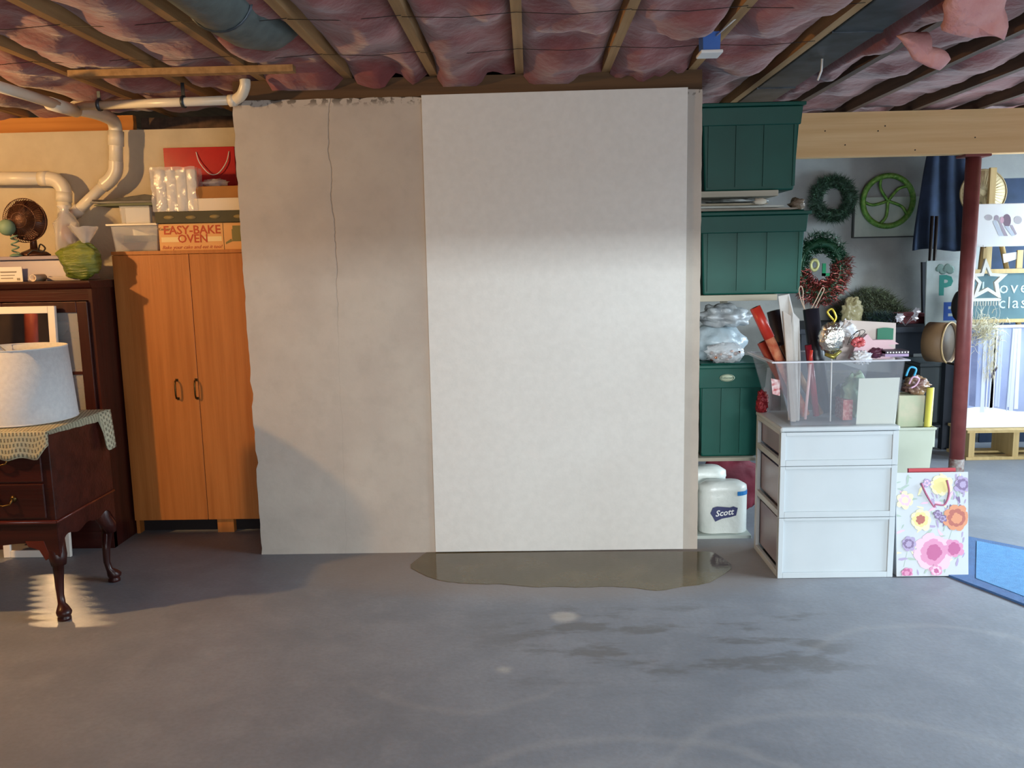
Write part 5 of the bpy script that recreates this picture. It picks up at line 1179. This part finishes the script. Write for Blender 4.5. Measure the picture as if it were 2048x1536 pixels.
for k in range(7):
    q = Vector((c.x+rnd.uniform(-.09, .09), 6.22+rnd.uniform(-.02, .02), bzt+.035+rnd.uniform(0, .09))); b = B()
    for j in range(6):
        a = j*PI/3+k; v = Vector((math.cos(a), -.3, math.sin(a))); s = Vector((-math.sin(a), 0, math.cos(a)))*.009
        b.add([q, q+v*.018-s, q+v*.03, q+v*.018+s], [(0, 1, 2, 3)])
    b.tube([q, (c.x, 6.23, bzt+.004)], .0018, 5); obj('flower', b, M_sil, t)
a0, a1 = A(1800, 652, 6.42), A(1858, 618, 6.42)
tag(obj('red_edged_book', B().box((a0.x, 6.42, bzt+.001), (a1.x, 6.62, bzt+.05)).box((a0.x+.01, 6.43, bzt+.051), (a1.x-.01, 6.62, bzt+.075)), mat('dull_red_cover', '6a2a30', rough=.6), bevel=.003), 'dull red flat box on the bench behind the silver flowers', 'box')
# upright leaning dark plank, pipes, coat
a0, a1 = A(1846, 645, 6.6), A(1864, 524, 6.6)
t = tag(obj('dark_plank', B().add([(a0.x, 6.6, bzt), (a1.x+.02, 6.6, bzt), (a1.x+.02, 6.66, a1.z), (a1.x-.045, 6.66, a1.z)]+[(a0.x, 6.63, bzt), (a1.x+.02, 6.63, bzt), (a1.x+.02, 6.69, a1.z), (a1.x-.045, 6.69, a1.z)], [(0, 1, 2, 3), (4, 5, 6, 7), (0, 1, 5, 4), (1, 2, 6, 5), (2, 3, 7, 6), (3, 0, 4, 7)]), M_nav), 'dark plank standing just left of the P E sign', 'plank')
for k, px in enumerate((1862, 1871)):
    x = A(px, 480, 6.4).x; tag(obj('iron_pipe', B().lathe([(.012, 0), (.012, A(px, 432, 6.4).z-bzt)], (x, 6.4, bzt), 12), M_iron), ['thin dark upright rod behind the lettered sign, the left of two', 'thin dark upright rod behind the lettered sign, the one nearer the red post'][k], 'rod')
c = A(1892, 420, 6.6)
t = thing('navy_coat', 'dark navy garment hanging behind the upper red post', 'garment', (c.x, 6.6, A(1892, 500, 6.6).z))
M_navc = mat('navy_cloth', '1d2b3e', '263650', rough=.9, scale=9)
def coat(u, v):
    z = A(1892, 500, 6.6).z+(CZ-.02-A(1892, 500, 6.6).z)*v
    w_ = .23*(1-.4*v**1.3); return (c.x+(u-.5)*2*w_, 6.6-.03*math.sin(u*PI)+.018*math.sin(u*19+v*3), z+.012*math.sin(u*7)*(1-v))
b = B(); b.grid(coat, 30, 20); obj('cloth_body', b, M_navc, t, solid=.02, normals=False)
obj('hook', B().tube([(c.x, 6.58, CZ-.04), (c.x, 6.58, CZ-.001)], .006, 6), M_iron, t)
# P E sign
sy = 6.05
a0, a1 = A(1868, 646, sy), A(1922, 521, sy)
t = thing('lettered_sign', 'tall pale sign with a green P over a blue E, partly behind the red post', 'sign', ((a0.x+a1.x)/2, sy+.1, bzt))
Ms = Matrix.Translation((a0.x, sy+.11, bzt+.001)) @ Matrix.Rotation(-.05, 4, 'X'); sw = a1.x-a0.x+.05; sh = a1.z-bzt
obj('sign_board', B(Ms).box((-.01, 0, 0), (sw, .014, sh)), mat('pale_sign_paint', 'a9b8b8', 'bccaca', rough=.6), t)
def L(px, py): q = A(px, py, sy+.11); return q.x-a0.x, q.z-bzt
for ch, px, py, sz, m_ in (('P', 1892, 573, .19, mat('teal_letter_paint', '2f8a82', rough=.6)), ('E', 1898, 625, .17, mat('blue_letter_paint', '2450a0', rough=.6))):
    x, z = L(px, py); obj('painted_letter', B(Ms).text(ch, sz, frontM(x, -.002, z), .0006, extra=.008), m_, t)
x, z = L(1890, 538)
b = B(Ms)
for k in range(6): b.lathe([(.02+.006*(k % 3), 0), (.02, .001)], (x-.04+.017*k, -.0005-.0003*k, z+.012*math.sin(k*2)), 10, Mx90)
obj('painted_leaves', b, mat('muted_teal_paint', '7d9a94', rough=.7), t)
# black rounded thing + wooden drum
c = A(1920, 612, 5.75)
tag(obj('black_cap', B().ball((c.x, 5.75, c.z), .075, 24, 16, .12, 4, (.7, .8, 1.35)), M_black), 'black rounded object hanging on the left side of the red post', 'hat')
c = A(1889, 685, 5.72)
Md = Matrix.Rotation(PI/2, 3, 'Y'); Md = Matrix.Rotation(-.82, 3, 'Z') @ Md
rr_ = A(1884, 645, 5.72).z-c.z
t = thing('wooden_drum', 'round tan wooden hoop drum mounted sideways on the red post', 'drum', (c.x, 5.72, c.z-rr_))
obj('hoop_body', B().lathe([(rr_, -.10), (rr_, .035), (rr_-.006, .035), (rr_-.006, -.10)], (c.x, 5.72, c.z), 40, Md, cap=True), mat('tan_bentwood', '6b5238', '7d6144', rough=.6, scale=8), t)
obj('drum_head', B().lathe([(rr_-.007, 0), (rr_-.007, .006)], Vector((c.x, 5.72, c.z))+Md @ Vector((0, 0, .015)), 36, Md), mat('brown_drum_head', '3f3226', '54432f', rough=.7), t)
obj('bracket', B().tube([(c.x, 5.66, c.z-rr_+.004), (pxm, 5.54, c.z-rr_+.004)], .008, 8), M_iron, t)
obj('rim_hoop', B().torus(Vector((c.x, 5.72, c.z))+Md @ Vector((0, 0, .035)), rr_+.002, .006, Md, 40, 6), mat('pale_wood_rim', 'b09468', rough=.5), t)
# ------------------------------------------------------------------ easel, chalkboard, pictures
ey = 6.0
M_pine = wood_mat('pale_pine', 'b49a66', 'c9b07c', 5, 'z', .6)
ex = A(1986, 370, ey+.06).x
zt_ = A(1986, 335, ey+.06).z; pz0 = A(1926, 856, 5.93).z
t = thing('wooden_easel', 'pale pine easel standing behind the white picture and chalkboard', 'easel', (ex, ey+.1, pz0))
obj('mast', B().box((ex-.022, ey+.06, pz0+.001), (ex+.022, ey+.085, zt_)), M_pine, t, bevel=.002)
obj('leg', B().tube([(ex-.13, ey+.045, pz0+.012), (ex-.02, ey+.1, 1.5)], .018, 4), M_pine, t)
obj('leg', B().tube([(ex+.42, ey+.045, pz0+.012), (ex+.1, ey+.1, 1.5)], .018, 4), M_pine, t)
zc_ = A(2010, 548, ey+.03).z
cbx0, cbx1 = A(1945, 600, ey).x, A(2048, 600, ey).x+.45
# chalkboard
zb0, zb1 = A(2000, 642, ey).z, A(2000, 541, ey).z
t = thing('chalkboard', 'dark teal chalkboard with pale pine frame and chalk writing, behind the hanging star', 'chalkboard', ((cbx0+cbx1)/2, ey+.02, zb0))
obj('slate', B().box((cbx0, ey+.02, zb0+.01), (cbx1, ey+.035, zb1-.02)), mat('teal_slate', '4a6870', '587880', rough=.8, scale=5), t)
for nm, a, c in (('frame_rail', (cbx0, ey+.005, zb1-.02), (cbx1, ey+.04, zb1+.01)), ('frame_rail', (cbx0, ey+.005, zb0-.012), (cbx1, ey+.04, zb0+.012)), ('frame_stile', (cbx0-.02, ey+.005, zb0-.012), (cbx0, ey+.04, zb1+.01)), ('frame_stile', (cbx1, ey+.005, zb0-.012), (cbx1+.02, ey+.04, zb1+.01))): obj(nm, B().box(a, c), M_pine, t)
def ck(px, py): q = A(px, py, ey+.019); return frontM(q.x, ey+.0185, q.z)
M_chalk = mat('chalk', 'b5c4c4', rough=.9)
obj('chalk_writing', B().text('I love', .12, ck(2009, 576), .0004, sp=1.2).text('class', .115, ck(2033, 606), .0004, sp=1.15), M_chalk, t)
# dark thing and small card above chalkboard
a0, a1 = A(1946, 541, ey+.12), A(2048, 495, ey+.12)
tag(obj('navy_screen', B().box((a0.x+.26, ey+.395, .001), (a1.x+.4, ey+.41, A(2000, 350, ey+.1).z)), M_navc), 'navy cloth-covered screen behind the easel and round pleated disc', 'screen')
t = tag(obj('white_card', B().add([A(2006, 508, ey+.05), A(2034, 504, ey+.05), A(2034, 518, ey+.05), A(2008, 526, ey+.05)]+[v+Vector((0, .01, 0)) for v in (A(2006, 508, ey+.05), A(2034, 504, ey+.05), A(2034, 518, ey+.05), A(2008, 526, ey+.05))], [(0, 1, 2, 3), (4, 5, 6, 7), (0, 1, 5, 4), (1, 2, 6, 5), (2, 3, 7, 6), (3, 0, 4, 7)]), M_paper), 'small tilted white card between the white picture and the chalkboard frame', 'card')
a0 = A(2040, 545, ey); tag(obj('pine_batten', B().box((a0.x, ey+.045, zb1+.012), (a0.x+.04, ey+.06, A(2040, 500, ey).z)), M_pine), 'short pine batten standing on the chalkboard frame at the picture edge', 'wood strip')
# round pleated fan
c = A(1966, 386, ey+.12); r = A(2012, 386, ey+.12).x-c.x
t = thing('round_fan', 'cream round pleated wicker disc half hidden by the red post and white picture', 'decoration', (c.x, ey+.02, c.z-r))
M_crm = mat('cream_wicker', 'b8aa84', 'cabd98', rough=.8, scale=20)
obj('disc', B().lathe([(.01, -.008), (r, -.002), (r, .006), (.01, .006)], (c.x, ey+.12, c.z), 44, Mx90), M_crm, t)
b = B()
for k in range(36): a = k*PI/18; b.tube([(c.x+.02*math.cos(a), ey+.11, c.z+.02*math.sin(a)), (c.x+r*math.cos(a), ey+.116, c.z+r*math.sin(a))], .0022, 4)
obj('rib', b, mat('tan_cane', '9a8a64', rough=.7), t, kind='stuff')
obj('rim', B().torus((c.x, ey+.116, c.z), r, .006, Mx90, 44, 6), mat('tan_cane', '9a8a64'), t)
# bright white picture with grey-lilac figures
py_ = 5.9
a0, a1 = A(1950, 494, py_), A(2048, 406, py_); W2 = (a1.x-a0.x)*1.7
t = thing('white_picture', 'bright white picture board with faint lilac figures, right of the red post', 'picture', (a0.x+W2/2, py_, a0.z))
M_bw = mat('bright_white_board', 'f0f2f2', rough=.5)
obj('board', B().box((a0.x, py_, a0.z), (a0.x+W2, py_+.02, a1.z)), M_bw, t, bevel=.004)
obj('hang_wire', B().tube([(a0.x+.05, py_+.022, a1.z-.01), (a0.x+.1, ey+.055, a1.z+.02)], .002, 5), M_iron, t)
def blob(b, pts, mi, d): b.mi = mi; b.add([A(x, y, py_-d) for x, y in pts], [tuple(range(len(pts)))])
b = B()
ell = lambda x, y, rx, ry, n=14: [(x+rx*math.cos(2*PI*k/n), y+ry*math.sin(2*PI*k/n)) for k in range(n)]
blob(b, ell(1977, 435, 8, 6), 0, .001); blob(b, ell(1993, 436, 5, 6), 1, .0011); blob(b, ell(2014, 441, 8, 13), 2, .001); blob(b, ell(2036, 440, 8, 8), 0, .001)
blob(b, [(1985, 442), (1992, 440), (2008, 472), (1998, 472)], 3, .0012); blob(b, [(1996, 440), (2001, 442), (2016, 472), (2008, 472)], 1, .0013); blob(b, [(2008, 452), (2016, 452), (2032, 470), (2024, 472)], 3, .0014); blob(b, [(2020, 450), (2025, 450), (2034, 468), (2030, 470)], 1, .0015); blob(b, ell(2004, 440, 4, 7), 4, .0016)
obj('faint_figures', b, [mat('pale_grey_ink', 'b9b4b8', rough=.6), mat('lilac_grey_ink', 'a89ca8', rough=.6), mat('plum_ink', '7d6878', rough=.6), mat('pale_blue_ink', 'c0c8d4', rough=.6), mat('pink_ink', 'd0a8b8', rough=.6)], t, normals=False)
# hanging star chime
sy2 = 5.86
t = thing('star_chime', 'white wooden star with fringe and strings hanging below the white picture', 'wind chime', (A(1975, 600, sy2).x, sy2, A(1975, 640, sy2).z))
out = [(1972, 516), (1984, 546), (2016, 548), (1997, 566), (2003, 599), (1976, 582), (1946, 598), (1957, 566), (1941, 548), (1963, 546)]
ctr = Vector((1975, 562))
o_ = [A(x, y, sy2) for x, y in out]; i_ = [A(ctr.x+(x-ctr.x)*.62, ctr.y+(y-ctr.y)*.62, sy2) for x, y in out]
b = B(); n = 10; vs = o_+i_+[v+Vector((0, .02, 0)) for v in o_+i_]
fs = []
for k in range(n): j = (k+1) % n; fs += [(k, j, j+n, k+n), (k+2*n, k+3*n, j+3*n, j+2*n), (k, k+2*n, j+2*n, j), (k+n, j+n, j+3*n, k+3*n)]
b.add(vs, fs); M_sw = mat('white_washed_wood', 'dcdcd4', rough=.7); obj('star_frame', b, M_sw, t)
z = A(1972, 600, sy2).z; xa, xb = A(1944, 600, sy2).x, A(2002, 600, sy2).x
obj('cross_bar', B().box((xa, sy2, z-.008), (xb, sy2+.018, z+.012)), M_sw, t)
for k in range(11): x = xa+.008+(xb-xa-.016)*k/10; obj('fringe_peg', B().tube([(x, sy2+.01, z-.008), (x, sy2+.01, z-.04)], .004, 6), M_sw, t)
b = B(); rnd = random.Random(3)
for k in range(7): x = xa+.01+(xb-xa-.02)*k/6; b.tube(smoothpts([(x, sy2+.01, z-.035), (x+rnd.uniform(-.02, .02), sy2+.01, z-.09), (x+rnd.uniform(-.01, .01), sy2+.01, z-.17)], 4), .002, 4)
obj('string', b, mat('pale_string', 'bcc4c0', rough=.9), t, kind='stuff')
q = A(1971, 508, sy2); obj('hang_clip', B().box((q.x-.012, sy2+.004, A(1971, 518, sy2).z), (q.x+.012, sy2+.016, A(1971, 496, sy2).z)), M_pine, t)
obj('hang_cord', B().tube([(q.x, sy2+.012, A(1971, 500, sy2).z), (q.x, py_-.004, A(1971, 490, py_).z)], .002, 5), M_paper, t)
# raffia nest
b = B(); rnd = random.Random(11); c = A(1968, 660, 5.84)
for k in range(420):
    a = rnd.uniform(0, 2*PI); base = Vector((c.x+rnd.gauss(0, .055), 5.84+rnd.gauss(0, .02), c.z+rnd.gauss(0, .042))); d = Vector((math.cos(a), rnd.uniform(-.4, .2), math.sin(a)))*rnd.uniform(.03, .08); s = d.orthogonal().normalized()*.0022
    m_ = base+d*.5+s*6; b.add([base-s, base+s, m_+s, base+d, m_-s], [(0, 1, 2, 4), (4, 2, 3)])
for k in range(160):
    base = Vector((c.x+.06+rnd.gauss(0, .03), 5.84, c.z-.05-rnd.random()*.28)); d = Vector((rnd.uniform(-.5, .5), -.1, -1))*rnd.uniform(.03, .07); s = Vector((.002, 0, 0)); b.add([base-s, base+s, base+d], [(0, 1, 2)])
tag(obj('raffia_bunch', b, mat('bleached_raffia', 'c9c2a4', rough=.9), normals=False, kind='stuff'), 'tangled bleached raffia bunch below the star, in front of the birch picture')
# birch forest picture
gy_ = 5.93
a0, a1 = A(1926, 856, gy_), A(2048, 655, gy_); W2 = (a1.x-a0.x)+.5
pz0, pz1 = a0.z, a1.z
t = thing('birch_picture', 'large snowy birch forest picture with white edges standing on the pallet', 'picture', (a0.x+W2/2, gy_, pz0))
obj('canvas', B().box((a0.x, gy_, pz0+.0), (a0.x+W2, gy_+.03, pz1)), mat('lavender_blue_paint', '8f9cc8', 'b4c2e0', rough=.6, scale=4, stretch=(1, 1, .5)), t)
obj('snow_ground', B().prism([(a0.x, pz0+.03), (a0.x+W2, pz0+.03)]+[(a0.x+W2*(1-u), pz0+.13+.02*math.sin(u*9)) for u in [k/12 for k in range(13)]], gy_-.0012, gy_), M_bw, t)
rnd = random.Random(21)
for k in range(26):
    x = a0.x+.05+(W2-.08)*rnd.random(); w_ = rnd.choice((.004, .006, .01, .014)); zb_ = pz0+.12+rnd.uniform(-.01, .04); j = rnd.uniform(-.01, .01)
    obj('birch_trunk', B().prism([(x-w_, zb_), (x+w_, zb_), (x+w_*.7+j, pz1-.005), (x-w_*.7+j, pz1-.005)], gy_-.0016-.0003*(k % 5), gy_), mat('pale_birch_paint%d' % (k % 3), ('d5dcec', 'c2cee4', 'e4e8f0')[k % 3], rough=.6), t)
for k, (px, py, w_, h_) in enumerate(((1947, 760, .022, .25),)):
    q = A(px, py, gy_); obj('dark_trunk', B().prism([(q.x-w_, pz0+.16), (q.x+w_, pz0+.15), (q.x+w_*.8, pz1-.05), (q.x-w_*1.2, pz1-.02)], gy_-.0006, gy_), mat('slate_lilac_paint', '5f688c', '7f88ac', rough=.7), t)
q = A(1991, 747, gy_)
obj('painted_bird', B().prism([(q.x-.03, q.z-.03), (q.x-.012, q.z-.035), (q.x-.006, q.z+.01), (q.x+.012, q.z+.04), (q.x+.002, q.z+.05), (q.x-.012, q.z+.02), (q.x-.028, q.z+.005)], gy_-.004, gy_), mat('dark_plum_paint', '3d3444', rough=.7), t, label='small dark bird or ornament shape')
obj('frame_edge', B().box((a0.x-.012, gy_-.008, pz0), (a0.x+W2, gy_+.03, pz0+.03)), M_bw, t, bevel=.003)
obj('frame_edge', B().box((a0.x-.012, gy_-.008, pz1), (a0.x+W2, gy_+.03, pz1+.018)), M_bw, t, bevel=.003)
# pallet
pp = A(1930, 903, 5.9); p0x = A(1930, 900, 5.86).x
t = thing('wood_pallet', 'raw pine pallet on the floor carrying the birch picture', 'pallet', (p0x+.5, 6.05, 0))
ph = pz0-.001
for k in range(3): obj('deck_board', B().box((p0x, 5.84+k*.1, ph-.018), (p0x+1.0, 5.92+k*.1, ph)), M_pine, t)
xs = [A(1942, 880, 5.86).x, A(2030, 880, 5.86).x, p0x+.96]
for x in xs: obj('stringer', B().box((x-.02, 5.845, .022), (x+.02, 6.12, ph-.0185)), M_pine, t)
for k in range(2): obj('base_board', B().box((p0x, 5.84+k*.19, .001), (p0x+1.0, 5.93+k*.19, .0215)), M_pine, t)
# a second red post, seen only reflected in the floor mirror
t = thing('steel_post', 'dark red post glimpsed only as a reflection in the white-framed floor mirror', 'post', (-3.62, 2.25, 0))
obj('shaft', B().lathe([(.045, 0), (.045, CZ-.02)], (-3.62, 2.25, 0), 24), M_red, t)
